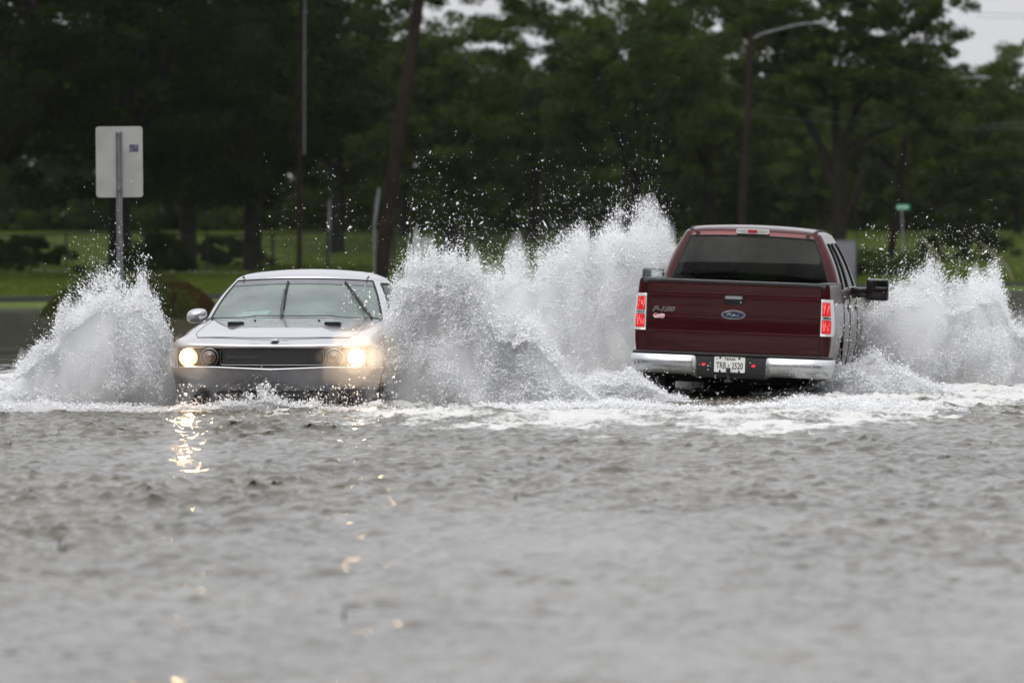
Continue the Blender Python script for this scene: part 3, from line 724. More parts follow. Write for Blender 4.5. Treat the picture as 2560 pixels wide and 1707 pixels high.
# bumper: chrome corner pieces, black middle and step
for s in (-1, 1):
    mb = MB(); pr = [(.03, .632), (.0, .640), (-.010, .628), (-.016, .56), (-.010, .50), (.008, .462), (.03, .452)]
    pl = [(.335, -.085), (.36, -.125), (.40, -.135), (.60, -.128), (.80, -.110), (.93, -.075), (.985, -.03), (1.003, .04), (1.005, .17)]
    rows = []
    for k, (x, y) in enumerate(pl):
        dz = -.035 if k < 1 else (-.02 if k == 1 else 0)
        nx, ny = (0, 1) if x < .9 else ((-.5, .8) if x < .99 else (-1, 0))
        rows.append([(s * (x + nx * o * (1 if x > .9 else 0) * -(-1)), y + ny * o, z + (dz if z < .52 else 0)) for o, z in pr])
    mb.grid(resample_rows(rows, 40) if False else rows); mb.build('chrome_bumper', M['chrome'], TR, sharp=60)
mb = MB(); Xs = [(-1.0, .10), (-.985, -.02), (-.93, -.066), (-.8, -.10), (-.5, -.122), (-.345, -.13), (0, -.13), (.345, -.13), (.5, -.122), (.8, -.10), (.93, -.066), (.985, -.02), (1.0, .10)]
mb.grid([[(x, y + .02, .640), (x, y + .0, .655), (x * .99, y + .02, .672), (x * .985, y + .10, .674)] for x, y in Xs])
mb.build('bumper_step', M['black_plastic'], TR, sharp=60)
mb = MB(); mb.grid([[(x, y, z) for x in (-.36, -.345, -.19, -.165, .165, .19, .345, .36)] for y, z in ((-.10, .648), (-.105, .60), (-.10, .47), (-.085, .43), (.1, .42))])
mb.box(-.9, .9, .0, .1, .47, .64, .01); mb.build('bumper_centre', M['black_plastic'], TR)
M['reflred'] = mat('reflector_red', (.6, .02, .02), .2, emis=(1, .03, .03), es=.5)
for x in (-.268, .225):
    mb = MB()
    for k in range(3): mb.poly(rrect2(x + (k - 1) * .011, .556, .007, .022, .002, 2), -.112, -.103)
    MB().poly(rrect2(x, .556, .044, .034, .012), -.108, -.098).build('licence_lamp', M['redlens'], TR); mb.build('lamp_element', M['reflred'], bpy.data.objects[C.objects[-1].name])
# plate
pl_ = MB().poly(rrect2(-.010, .560, .305, .152, .012), -.116, -.110).build('license_plate', M['plate'], TR)
text('state_name', 'TEXAS', .033, M['ink'], pl_, (-.008, -.117, .614), sx=1.12, ext=.001, offset=.0012)
text('plate_number', 'TRB', .090, M['ink'], pl_, (-.094, -.117, .548), sx=.62, ext=.001, offset=.0012)
text('plate_number', '2520', .090, M['ink'], pl_, (.066, -.117, .546), sx=.64, ext=.001, offset=.0012)
MB().poly([(-.0195 + .001 * a, .552 + .001 * b) for a, b in ((-3, 11), (2, 11), (2, 4), (10, 2), (10, -2), (5, -5), (3, -11), (-2, -6), (-5, -4), (-11, 0), (-3, 1))], -.1175, -.116).build('state_shape', M['ink'], pl_, smooth=False)
star = [(-.138 + (.013 if k % 2 == 0 else .004) * math.sin(PI * k / 5), .612 + (.013 if k % 2 == 0 else .004) * math.cos(PI * k / 5)) for k in range(10)]
MB().poly(star, -.1175, -.116).build('plate_star', mat('grey_print', (.12, .12, .12), .6), pl_, smooth=False)
text('dealer_strip', 'THE LONE STAR STATE', .011, M['ink'], pl_, (.0, -.117, .490), ext=.0008)
for x in (-.105, .085):
    for z in (.625, .495): MB().lathe([(.011, 0), (.011, .005), (.004, .006), (0, .007)], 14, Matrix.Translation((x, -.116, z)) @ Matrix.Rotation(PI / 2, 4, 'X')).build('plate_bolt', M['gap'], pl_)
MB().lathe([(.0, -.026), (.018, -.02), (.026, 0), (.018, .02), (0, .026)], 24, Matrix.Translation((-.016, -.18, .512))).build('tow_ball', M['black_plastic'], TR)
MB().tube([(-.016, -.18, .40), (-.016, -.18, .492)], .012, 10).build('tow_ball_stem', M['black_plastic'], TR)
MB().box(-.05, .02, -.22, .1, .385, .41, .006).build('hitch_bar', M['black_plastic'], TR)
# underneath
mb = MB(); mb.tube([(-.8, 1.27, .40), (.8, 1.27, .40)], .06, 12); mb.lathe([(0, -.16), (.14, -.10), (.16, 0), (.14, .1), (0, .16)], 20, Matrix.Translation((0, 1.27, .40)) @ Matrix.Rotation(PI / 2, 4, 'Y')); mb.build('rear_axle', M['gap'], TR)
MB().lathe([(.20, -.11), (.36, -.11), (.38, -.06), (.38, .06), (.36, .11), (.2, .11)], 32, Matrix.Translation((0, .48, .52))).build('spare_wheel', M['gap'], TR)
mb = MB(); mb.box(-.55, -.45, .1, 5.2, .48, .62, .01); mb.box(.45, .55, .1, 5.2, .48, .62, .01); mb.box(-.5, .5, 1.0, 5.0, .46, .60); mb.box(-.85, .85, 5.2, 5.35, .20, .50, .02); mb.box(-.62, .62, .9, 5.0, .36, .44, .01); mb.build('chassis', M['gap'], TR)
for yy in (1.27, 4.93):
    for s in (-1, 1): wheel(TR, s * .84, yy, .40, .40, .26, s)
for s in (-1, 1):
    for yy in (1.27, 4.93): MB().grid([[(s * xx, yy + .48 * math.cos(a), .40 + .48 * math.sin(a)) for a in np.linspace(0, PI, 16)] for xx in (.55, .955)]).build('wheel_well', M['gap'], TR)
# doors: shut lines, handles, flank badge
for s in (-1, 1):
    for yy in (1.735, 2.60, 3.66): MB().tube([(s * (TW + t_off(z, yy) + .001), yy, z) for z in np.linspace(.50, 1.27, 16)], .005, 5).build('door_shut_line', M['gap'], TR)
for s in (-1, 1):
    for yy in (2.42, 3.45):
        x = s * (TW + t_off(1.13, yy)); dh = MB().box(min(x, x + s * .035), max(x, x + s * .035), yy - .10, yy + .10, 1.115, 1.150, .012).build('door_handle', M['chrome'], TR)
        MB().lathe([(.05, -.002), (.05, .006), (.045, .008), (0, .008)], 20, Matrix.Translation((x, yy, 1.132)) @ Matrix.Rotation(s * PI / 2, 4, 'Y')).build('handle_cup', M['gloss_black'], dh)
text('flank_badge', 'XLT', .075, M['satin'], TR, (TW + .012, .42, 1.17), rot=(PI / 2, 0, PI / 2), sx=1.5, shear=.2, ext=.002)
text('flank_badge', 'XLT', .075, M['satin'], TR, (-TW - .012, .42, 1.17), rot=(PI / 2, 0, -PI / 2), sx=1.5, shear=.2, ext=.002)
# mirrors
M['mirror'] = mat('mirror_glass', (.55, .62, .61), .05, 1.0)
for s in (-1, 1):
    cx, cy, cz = s * 1.178, 3.62, 1.325 - .012 * s
    mh = MB().box(cx - .118, cx + .118, cy - .03, cy + .10, cz - .115, cz + .115, .028).build('door_mirror', M['gloss_black'], TR)
    MB().box(min(s * .90, s * 1.08), max(s * .90, s * 1.08), cy - .0, cy + .07, cz - .09, cz + .02, .02).build('mirror_arm', M['gloss_black'], mh)
    q = rrect2(cx, cz, .200, .194, .022); mg = MB().poly(q, 0, .004)
    R_ = Matrix.Translation((cx, cy - .036, cz)) @ Matrix.Rotation(s * -.12 if s > 0 else -.30, 4, 'Z') @ Matrix.Translation((-cx, 0, -cz))
    mg.v = [np.array([(R_ @ Vector(v))[:] for v in vv]) for vv in mg.v]; mg.build('mirror_glass', M['mirror'], mh)
# inside
for x in (-.42, .42): seat(TR, x, 3.15, .72, M['fabric'], 1)
MB().box(-.66, .66, 2.02, 2.16, .8, 1.30, .05).build('rear_bench', M['fabric'], TR)
MB().box(-.8, .8, 3.75, 4.2, 1.0, 1.25, .06).build('dashboard', M['dash'], TR)
MB().box(-.14, .14, 3.52, 3.55, 1.70, 1.765, .012).build('interior_mirror', M['black_plastic'], TR)
MB().grid([[(x, y, .8) for x in (-.85, .85)] for y in (1.8, 4.2)]).build('cab_floor', M['fabric'], TR)
sw_ = MB(); MX = Matrix.Translation((-.42, 3.62, 1.18)) @ Matrix.Rotation(-PI / 2 + .5, 4, 'X')
sw_.tube([MX @ Vector((.19 * math.cos(a), .19 * math.sin(a), 0)) for a in np.linspace(0, 2 * PI, 33)], .016, 8); sw_.tube([MX @ Vector((-.17, 0, 0)), MX @ Vector((.17, 0, 0))], .02, 6); sw_.build('steering_wheel', M['gloss_black'], TR)
# ---------------------------------------------------------------- drivers
def person(label, root, x, y, z, fwd, armx=.17):
    """seated figure grown as one skin; x,y,z = hip point in the vehicle's frame, facing fwd*y"""
    V = []; E = []; Rr = []
    def v(p, r, par=None):
        V.append((x + p[0], y + fwd * p[1], z + p[2])); Rr.append(r)
        if par is not None: E.append((par, len(V) - 1))
        return len(V) - 1
    h = v((0, 0, 0), .15); a = v((0, -.04, .2), .145, h); c = v((0, -.05, .38), .165, a); nk = v((0, -.03, .52), .062, c)
    hd = v((0, 0, .62), .085, nk); v((0, .01, .72), .098, hd)
    for s in (-1, 1):
        sh = v((s * .19, -.05, .43), .07, c); el = v((s * .26, .12, .22), .05, sh); wr = v((s * armx, .40, .30), .032, el); pm = v((s * armx, .46, .32), .034, wr)
        for k in range(4): f1 = v((s * (armx - .03 + .02 * k), .50, .35 - .004 * k), .010, pm); v((s * (armx - .03 + .02 * k), .49, .385 - .004 * k), .009, f1)
        t1 = v((s * (armx - .04), .46, .34), .011, pm); v((s * (armx - .06), .47, .36), .010, t1)
        hp = v((s * .10, .05, -.02), .10, h); kn = v((s * .14, .45, .06), .075, hp); an = v((s * .14, .62, -.30), .05, kn); v((s * .14, .74, -.34), .04, an)
    me = bpy.data.meshes.new('person'); me.from_pydata(V, E, []); o = bpy.data.objects.new('person', me); C.objects.link(o)
    sk = o.modifiers.new('skin', 'SKIN'); 
    if not me.skin_vertices: 
        bm = bmesh.new(); bm.from_mesh(me); bm.verts.layers.skin.verify(); bm.to_mesh(me); bm.free()
    for i, sv in enumerate(me.skin_vertices[0].data): sv.radius = (Rr[i], Rr[i]); sv.use_root = (i == 0)
    ss = o.modifiers.new('sub', 'SUBSURF'); ss.levels = 1; ss.render_levels = 2
    dg = bpy.context.evaluated_depsgraph_get(); m2 = bpy.data.meshes.new_from_object(o.evaluated_get(dg)); bpy.data.objects.remove(o)
    m2.name = 'person'; m2.materials.clear(); m2.materials.append(M['cloth']); m2.materials.append(M['skin'])
    for p in m2.polygons:
        p.use_smooth = True; cz_ = p.center.z - z; hz = abs(p.center.y - y) > .38 and cz_ > .25
        p.material_index = 1 if (cz_ > .50 or hz) else 0
    o = bpy.data.objects.new('person', m2); C.objects.link(o); tag(o, label, 'person')
    o.matrix_world = Matrix.LocRotScale(root.location, root.rotation_euler, None)
    Hc = Vector((x, y + fwd * .01, z + .71)); hm = MB(); rows = []
    for t in np.linspace(0, PI * .62, 9): rows.append([(Hc.x + .108 * math.sin(t) * math.cos(a), Hc.y - fwd * .012 + .122 * math.sin(t) * math.sin(a), Hc.z + .118 * math.cos(t)) for a in np.linspace(0, 2 * PI, 21)[:-1]])
    hm.grid(rows, closed_v=True); hm.build('hair', mat('dark_hair', (.015, .012, .010), .8), o)
    f = MB()
    for s in (-1, 1): f.lathe([(0, -.008), (.012, 0), (0, .008)], 10, Matrix.Translation((x + s * .035, y + fwd * .104, z + .70)))
    f.tube([(x, y + fwd * .10, z + .70), (x, y + fwd * .125, z + .665), (x, y + fwd * .10, z + .655)], [.008, .014, .008], 6)
    f.box(x - .025, x + .025, min(y + fwd * .085, y + fwd * .102), max(y + fwd * .085, y + fwd * .102), z + .622, z + .630)
    f.build('face_features', mat('face_detail', (.22, .10, .08), .6), o)
    return o
person('driver of the maroon pickup, a dark outline through its rear window', TR, -.42, 3.10, .90, 1)
person('driver of the silver coupe, faint behind the fogged windscreen', CAR, .37, 2.98, .50, -1)
HAZE = .00004
# ================================================================ land
def shore(x): return 163 + 1.75 * x if x < 26 else 208
def land_z(x, y):
    s = y - (163 + 1.75 * np.clip(x, -60, 26))
    z = -.5 + .62 * sstep(-12, 1.0, s) + .22 * sstep(1, 45, s) + .25 * sstep(30, 75, s)
    z = z + 1.28 * sstep(222, 260, y) + 1.5 * sstep(262, 420, y)
    return z + .05 * (NZ.fbm(np.asarray(x) * .15, np.asarray(y) * .1, 2.) - .5) * sstep(0, 8, s)
gx = np.r_[np.linspace(-900, -45, 12), np.linspace(-42, 42, 170), np.linspace(45, 900, 12)]
gy = np.r_[np.linspace(-60, 110, 8), np.linspace(115, 300, 260), np.linspace(310, 2500, 30)]
GX_, GY_ = np.meshgrid(gx, gy, indexing='ij'); GZ_ = land_z(GX_, GY_)
def gridfaces(n, m):
    i = np.arange(n - 1)[:, None] * m + np.arange(m - 1)[None, :]; i = i.ravel()
    return np.stack([i, i + m, i + m + 1, i + 1], 1)
M['grass'] = mat('lawn_grass', (.036, .056, .008), .95, spec=.1, var=(.35, (.066, .086, .013), .35, .65))
_n = M['grass'].node_tree; 
lawn = fast_mesh('ground', np.stack([GX_.ravel(), GY_.ravel(), GZ_.ravel()], 1), gridfaces(len(gx), len(gy)), M['grass'], smooth=True)
tag(lawn, 'grassy ground sloping up from the flooded road', kind='structure')
# short grass blades give the lawn its nap
def blades(n, x0, x1, y0, y1, h, seed, name, label, m):
    r = np.random.default_rng(seed); x = r.uniform(x0, x1, n); y = r.uniform(y0, y1, n); s = y - (163 + 1.75 * np.clip(x, -60, 26)); k = s > 3.5; x, y = x[k], y[k]; n = len(x)
    z = land_z(x, y) - .02; a = r.uniform(0, PI, n); w = r.uniform(.02, .05, n); hh = h * r.uniform(.5, 1.4, n); lx = r.normal(0, .04, n)
    p0 = np.stack([x - np.cos(a) * w, y - np.sin(a) * w, z], 1); p1 = np.stack([x + np.cos(a) * w, y + np.sin(a) * w, z], 1); p2 = np.stack([x + lx, y, z + hh], 1)
    V = np.stack([p0, p1, p2], 1).reshape(-1, 3); F = np.arange(3 * n).reshape(-1, 3); t = np.repeat(NZ.fbm(x * .4, y * .25, 3.) * .9 + r.random(n) * .25, 3)
    return tag(fast_mesh(name, V, F, m, attrs={'tone': t}), label, kind='stuff')
M['blade'] = leaf_mat('grass_blades', (.036, .058, .008), (.082, .104, .015), .3)
blades(150000, -24, 24, 144, 262, .10, 5, 'grass', 'short green grass on the bank behind the flood', M['blade'])
# kerb / path strips
M['concrete'] = mat('wet_concrete', (.20, .20, .20), .35, var=(4, (.28, .28, .275), .4, .6))
M['shadekerb'] = mat('kerb_in_shadow_tone', (.018, .018, .018), .5)  # kerb shadow and dark reflection put into the colour
def strip(name, label, x0, x1, s0, s1, h, m, kind='structure'):
    xs = np.linspace(x0, x1, 40); mb = MB(); rows = []
    for x in xs:
        b = 163 + 1.75 * min(max(x, -60), 26); z = float(land_z(x, b + (s0 + s1) / 2)) 
        rows.append([(x, b + s0, z - .3), (x, b + s0, z + h), (x, b + s1, z + h), (x, b + s1, z - .3)])
    mb.grid(rows); return tag(mb.build(name, m, sharp=30), label, kind=kind)
strip('pavement', 'wet pale footpath at the water edge', -22, 40, 1.5, 4.5, .05, M['concrete'])
strip('kerb', 'kerb along the flooded road, coloured dark for its shadow', -22, 40, -.2, .1, .13, M['shadekerb'])
mb = MB(); mb.grid([[(x, y, float(land_z(x, y)) + .012) for y in np.linspace(199, 203, 6)] for x in np.linspace(-18.5, -6.0, 30)]); tag(mb.build('path', M['concrete']), 'thin pale path crossing the lawn', kind='structure')

# ================================================================ trees
M['bark'] = mat('tree_bark', (.008, .007, .006), .95, spec=.1, bump=(8, .6, .03), var=(5, (.016, .014, .012), .4, .6))
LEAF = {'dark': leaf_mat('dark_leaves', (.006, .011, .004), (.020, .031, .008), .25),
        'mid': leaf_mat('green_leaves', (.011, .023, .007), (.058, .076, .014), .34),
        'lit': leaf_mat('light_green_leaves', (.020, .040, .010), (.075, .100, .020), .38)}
def leafcloud(centres, radii, per, size, seed, flat=.6):
    r = np.random.default_rng(seed); n = len(centres) * per
    c = np.repeat(centres, per, 0); R = np.repeat(radii, per)
    d = r.normal(size=(n, 3)); d /= np.linalg.norm(d, axis=1, keepdims=True); rad = r.random(n) ** .45
    p = c + d * (R * rad)[:, None] * np.array([1, 1, flat])
    s = size * r.uniform(.55, 1.5, n)
    a = r.normal(size=(n, 3)); a[:, 2] *= .6; a /= np.linalg.norm(a, axis=1, keepdims=True)
    b = np.cross(a, r.normal(size=(n, 3))); b /= np.linalg.norm(b, axis=1, keepdims=True)
    V = np.stack([p - a * s[:, None], p + b * (s * .45)[:, None], p + a * s[:, None], p - b * (s * .45)[:, None]], 1).reshape(-1, 3)
    F = np.arange(4 * n).reshape(-1, 4)
    ct = np.repeat(r.random(len(centres)), per) * .55 + r.random(n) * .45
    return V, F, np.repeat(ct, 4)
def limb_path(p, q, k, r, wob):
    P = [Vector(p).lerp(Vector(q), t / k) for t in range(k + 1)]
    for i in range(1, k): P[i] += Vector((r.uniform(-1, 1), r.uniform(-1, 1), r.uniform(-.5, .5))) * wob
    return P
def make_tree(seed, height, rad, base, trunk_r, kind, nclump=150, per=150, leaf=.10, lean=0., limbs=7, crown_c=None, low=.28):
    """mesh pair: trunk with limbs, crown of leaf sprays; origin at the foot"""
    r = random.Random(seed); q = np.random.default_rng(seed)
    tb = MB(); fork = base + height * .10
    top = Vector((lean * height, r.uniform(-.3, .3), fork))
    tb.tube(limb_path((0, 0, -.3), top, 5, r, .05 * trunk_r * 3), [trunk_r * (1.35 if i == 0 else 1.0 - .06 * i) for i in range(6)], 10)
    cz = base + (height - base) * .5; cc = np.array([lean * height * 1.6, 0, cz]); hz = (height - base) * .5
    tips = []
    for k in range(limbs):
        a = 2 * PI * k / limbs + r.uniform(-.4, .4); e = r.uniform(.2, .9)
        end = Vector((cc[0] + rad * .72 * math.cos(a) * (1.1 - .5 * e), rad * .72 * math.sin(a) * (1.1 - .5 * e), cz + hz * (e * 1.3 - .55)))
        P = limb_path(top - Vector((0, 0, r.uniform(0, .6))), end, 6, r, rad * .06)
        tb.tube(P, [trunk_r * .55 * (1 - .14 * i) for i in range(7)], 7)
        for j in range(3):
            s_ = P[r.randint(2, 5)]; e2 = s_ + Vector((r.uniform(-1, 1), r.uniform(-1, 1), r.uniform(-.1, .9))) * rad * .45
            tb.tube(limb_path(s_, e2, 4, r, rad * .03), [trunk_r * .2 * (1 - .2 * i) for i in range(5)], 5); tips.append(e2)
    # clumps through the crown volume, thinner towards its middle
    d = q.normal(size=(nclump, 3)); d /= np.linalg.norm(d, axis=1, keepdims=True); rr = q.uniform(.25, 1.0, nclump) ** .5
    lob = .72 + .5 * NZ(d[:, 0] * 1.6 + seed, d[:, 1] * 1.6, d[:, 2] * 1.6)
    ctr = cc + d * (rr * lob)[:, None] * np.array([rad, rad, hz])
    low_ = ctr[:, 2] < base * low + .3; ctr[low_, 2] = base * low + .3 + q.random(low_.sum()) * .8
    R = q.uniform(.28, .62, nclump) * (rad / 4.5) ** .5 + .15
    V, F, T = leafcloud(ctr, R, per, leaf, seed)
    return tb, V, F, T, kind
def plant(proto, name, label, cat, x, y, rz=0., sc=1., group=None):
    tb, V, F, T, kind = proto['d']
    t = thing(name, label, cat, (x, y, float(land_z(x, y)) - .02), (0, 0, rz), group); t.scale = (sc, sc, sc)
    if 'trunk' not in proto:
        proto['trunk'] = tb.build('trunk', M['bark'], t, sharp=60)
        proto['crown'] = fast_mesh('crown', V, F, LEAF[kind], t, attrs={'tone': T})
    else:
        for k in ('trunk', 'crown'):
            c = proto[k].copy(); C.objects.link(c); c.parent = t
            if k == 'crown' and proto.get('kind2'): pass
    return t
PR = {}
def proto(key, *a, **k): PR[key] = {'d': make_tree(*a, **k)}; return PR[key]
# heavy dark trees at the left, crowns hanging low
pa = proto('a', 11, 15.0, 5.4, 1.5, .42, 'dark', nclump=330, per=150, leaf=.10, low=.55)
pb = proto('b', 12, 13.0, 4.6, 1.2, .36, 'dark', nclump=300, per=150, leaf=.10, low=.5)
pc = proto('c', 13, 11.2, 4.2, 1.8, .26, 'mid', nclump=230, per=140, leaf=.10)
pd = proto('d', 14, 12.6, 4.6, 2.2, .30, 'mid', nclump=250, per=140, leaf=.10)
pe = proto('e', 15, 10.0, 3.8, 1.2, .24, 'lit', nclump=210, per=140, leaf=.10)
pf = proto('f', 16, 8.5, 3.4, .9, .22, 'mid', nclump=190, per=140, leaf=.10)
def tx(px, d): return (px - 1280) / FPX * d
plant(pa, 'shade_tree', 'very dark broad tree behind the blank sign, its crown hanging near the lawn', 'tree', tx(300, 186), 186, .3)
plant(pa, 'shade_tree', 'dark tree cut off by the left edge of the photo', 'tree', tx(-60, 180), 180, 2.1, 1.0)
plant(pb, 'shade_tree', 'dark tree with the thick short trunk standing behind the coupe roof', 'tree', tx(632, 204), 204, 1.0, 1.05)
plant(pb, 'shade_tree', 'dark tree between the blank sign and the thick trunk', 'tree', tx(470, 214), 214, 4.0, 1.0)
plant(pd, 'shade_tree', 'tall tree just right of the thin vertical pole', 'tree', tx(840, 238), 238, .5, 1.0)
plant(pc, 'shade_tree', 'tree right of the leaning pole with sky showing through its top', 'tree', tx(1120, 236), 236, 1.5, .84)
plant(pd, 'shade_tree', 'dense tree above the middle of the central splash', 'tree', tx(1330, 248), 248, 2.5, .92)
plant(pc, 'shade_tree', 'tree left of the tall lamp post, sky gaps beside its crown', 'tree', tx(1590, 240), 240, 3.4, .97)
plant(pd, 'shade_tree', 'tree standing directly behind the tall lamp post', 'tree', tx(1780, 250), 250, 5.2, .98)
plant(pc, 'shade_tree', 'slender trunked tree far behind the leaning pole', 'tree', tx(1010, 252), 252, .2, .86)
plant(pe, 'shade_tree', 'low paler tree far behind the forked tree', 'tree', tx(2060, 275), 275, .8, .84)
plant(pe, 'shade_tree', 'light green tree at the right edge below the open sky', 'tree', tx(2545, 262), 262, 2.8, .84)
plant(pf, 'shade_tree', 'small tree right of the second lamp post', 'tree', tx(2400, 252), 252, 1.8, .92)
plant(pf, 'shade_tree', 'small tree between the forked tree and the second lamp post', 'tree', tx(2250, 268), 268, 4.8, 1.0)
plant(pe, 'shade_tree', 'pale low tree behind the lamp post left of the pickup', 'tree', tx(1660, 278), 278, 3.8, .98)
# forked tree with its hanging broken limb
def forked_tree():
    d = 230; base = at(2092, 690, d); X0 = base.x; Z0 = float(land_z(X0, d))
    t = thing('forked_tree', 'big forked tree behind the pickup with a broken limb hanging from it', 'tree', (X0, d, Z0 - .02))
    def L(px, py, dy=0): p = at(px, py, d); return Vector((p.x - X0, dy, p.z - Z0))
    tb = MB()
    tb.tube([L(2092, 712), L(2094, 640), L(2098, 560), L(2095, 470), L(2098, 400), L(2100, 370)], [0.360, 0.300, 0.280, 0.300, 0.310, 0.250], 14)
    tb.tube([L(2080, 470), L(2062, 390), L(2030, 320), L(1990, 262), L(1950, 215)], [0.180, 0.180, 0.150, 0.135, 0.100], 10)
    tb.tube([L(2095, 400), L(2090, 320), L(2088, 240), L(2075, 150), L(2060, 60)], [0.170, 0.150, 0.140, 0.120, 0.080], 10)
    tb.tube([L(2100, 400), L(2122, 330), L(2144, 265), L(2165, 180), L(2190, 90)], [0.160, 0.150, 0.130, 0.110, 0.075], 10)
    tb.tube([L(2105, 420), L(2140, 365), L(2185, 332), L(2225, 318), L(2280, 290)], [0.150, 0.140, 0.110, 0.080, 0.050], 10)
    tb.tube([L(1990, 262), L(1950, 190, 1), L(1900, 120, 1.5)], [0.100, 0.075, 0.050], 8); tb.tube([L(2144, 265), L(2230, 190, -1), L(2330, 120, -1)], [0.080, 0.060, 0.035], 8)
    tb.build('trunk', M['bark'], t, sharp=60)
    bl = MB(); bl.tube([L(2110, 560, -.4), L(2135, 500, -.5), L(2150, 450, -.5), L(2163, 402, -.5)], [0.100, 0.150, 0.130, 0.070], 10)
    bl.tube([L(2150, 380, -.5), L(2190, 405, -.6), L(2215, 430, -.7), L(2232, 468, -.8)], [0.045, 0.065, 0.060, 0.040], 8)
    bl.tube([L(2232, 468, -.8), L(2290, 495, -1), L(2350, 530, -1.2), L(2420, 575, -1.4)], [0.040, 0.050, 0.045, 0.025], 8)
    bl.build('broken_limb', M['bark'], t, sharp=60)
    q = np.random.default_rng(44); cs = []; 
    for (cx, cy, w, h, n) in ((1930, 130, 150, 130, 75), (2060, 40, 170, 110, 85), (2230, 60, 150, 120, 75), (2140, 170, 190, 90, 80), (2010, 215, 130, 60, 30), (2290, 200, 120, 90, 48), (2350, 30, 90, 60, 18), (1850, 40, 120, 90, 40), (2180, -60, 260, 90, 70), (2360, 110, 60, 40, 8), (2330, 300, 110, 60, 26)):
        for _ in range(n):
            a = q.uniform(0, 2 * PI); rr_ = math.sqrt(q.random()); p = L(cx + w * .8 * rr_ * math.cos(a), cy + h * .85 * rr_ * math.sin(a), q.uniform(-2.6, 2.6)); cs.append(p[:])
    cs = np.array(cs); V, F, T = leafcloud(cs, q.uniform(.28, .60, len(cs)), 110, .095, 45)
    fast_mesh('crown', V, F, LEAF['mid'], t, attrs={'tone': T})
forked_tree()
# far wood closing the view
def far_wood():
    q = np.random.default_rng(91); cs = []; R = []
    for k in range(7800):
        x = q.uniform(-40, 44); y = q.uniform(286, 318)
        h = 7.5 + 1.5 * NZ(x * .18, y * .1, 4.) + .5 * math.sin(x * .9); 
        px = 1280 + x / y * FPX
        if px > 2250: h = 8.2 - .5 * (px - 2250) / 150
        if px < 900: h += 3.0
        z = h * q.random() ** 1.0; cs.append((x, y, 1.2 + z)); R.append(q.uniform(.45, .95))
    cs = np.array(cs); V, F, T = leafcloud(cs, np.array(R), 80, .17, 92, .9)
    tag(fast_mesh('far_wood', V, F, LEAF['mid'], attrs={'tone': T * .8}), 'far wood closing the view behind the street trees', kind='stuff')
far_wood()
def near_wood():
    # the street continues behind the photographer between dark trees
    q = np.random.default_rng(95); n = 2600; x = q.uniform(-75, 75, n); y = q.uniform(-60, -28, n); h = 19 + 4 * NZ(x * .08, y * .08, 2.)
    cs = np.stack([x, y, h * q.random(n)], 1); V, F, T = leafcloud(cs, q.uniform(1.3, 2.4, n), 60, .5, 96, .9)
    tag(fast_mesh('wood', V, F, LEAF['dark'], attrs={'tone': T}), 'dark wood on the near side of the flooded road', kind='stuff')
near_wood()
# shrubs
def shrub(px, d, w, h, kind, label, seed, n=70, per=170, z=None):
    q = np.random.default_rng(seed); a = q.uniform(0, 2 * PI, n); r_ = np.sqrt(q.random(n)); zz = q.random(n) ** .8
    prof = np.sqrt(np.clip(1 - zz ** 1.7, 0, 1)); cs = np.stack([w / 2 * r_ * np.cos(a) * (prof * .9 + .05), w * .35 * r_ * np.sin(a) * prof, zz * h * .92], 1)
    V, F, T = leafcloud(cs, q.uniform(.12, .28, n) * (h / 1.2) ** .3, per, .05, seed + 1, .8)
    t = thing('shrub', label, 'shrub', (tx(px, d), d, (float(land_z(tx(px, d), d)) if z is None else z)))
    m_ = kind if not isinstance(kind, str) else LEAF[kind]
    fast_mesh('foliage', V, F, m_, t, attrs={'tone': T})
    s = MB(); rr_ = random.Random(seed)
    for k in range(7): s.tube([(0, 0, -.2), (w * rr_.uniform(-.2, .2), 0, h * .5), (w * rr_.uniform(-.4, .4), w * rr_.uniform(-.2, .2), h * .8)], [.03, .02, .01], 5)
    s.build('stem', M['bark'], t)
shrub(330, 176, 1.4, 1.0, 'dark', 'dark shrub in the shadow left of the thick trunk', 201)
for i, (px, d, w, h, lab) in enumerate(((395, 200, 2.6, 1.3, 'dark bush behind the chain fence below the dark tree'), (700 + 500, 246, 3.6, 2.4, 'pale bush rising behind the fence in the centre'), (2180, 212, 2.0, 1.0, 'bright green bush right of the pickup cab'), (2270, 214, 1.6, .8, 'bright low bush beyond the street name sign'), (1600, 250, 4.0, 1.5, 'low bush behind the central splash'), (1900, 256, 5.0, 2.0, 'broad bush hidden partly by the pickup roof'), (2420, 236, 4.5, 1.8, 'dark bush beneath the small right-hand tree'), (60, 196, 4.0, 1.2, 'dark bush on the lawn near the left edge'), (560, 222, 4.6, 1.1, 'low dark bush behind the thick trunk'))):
    shrub(px, d, w, h, 'lit' if i in (1, 2, 3) else 'dark', lab, 210 + i)
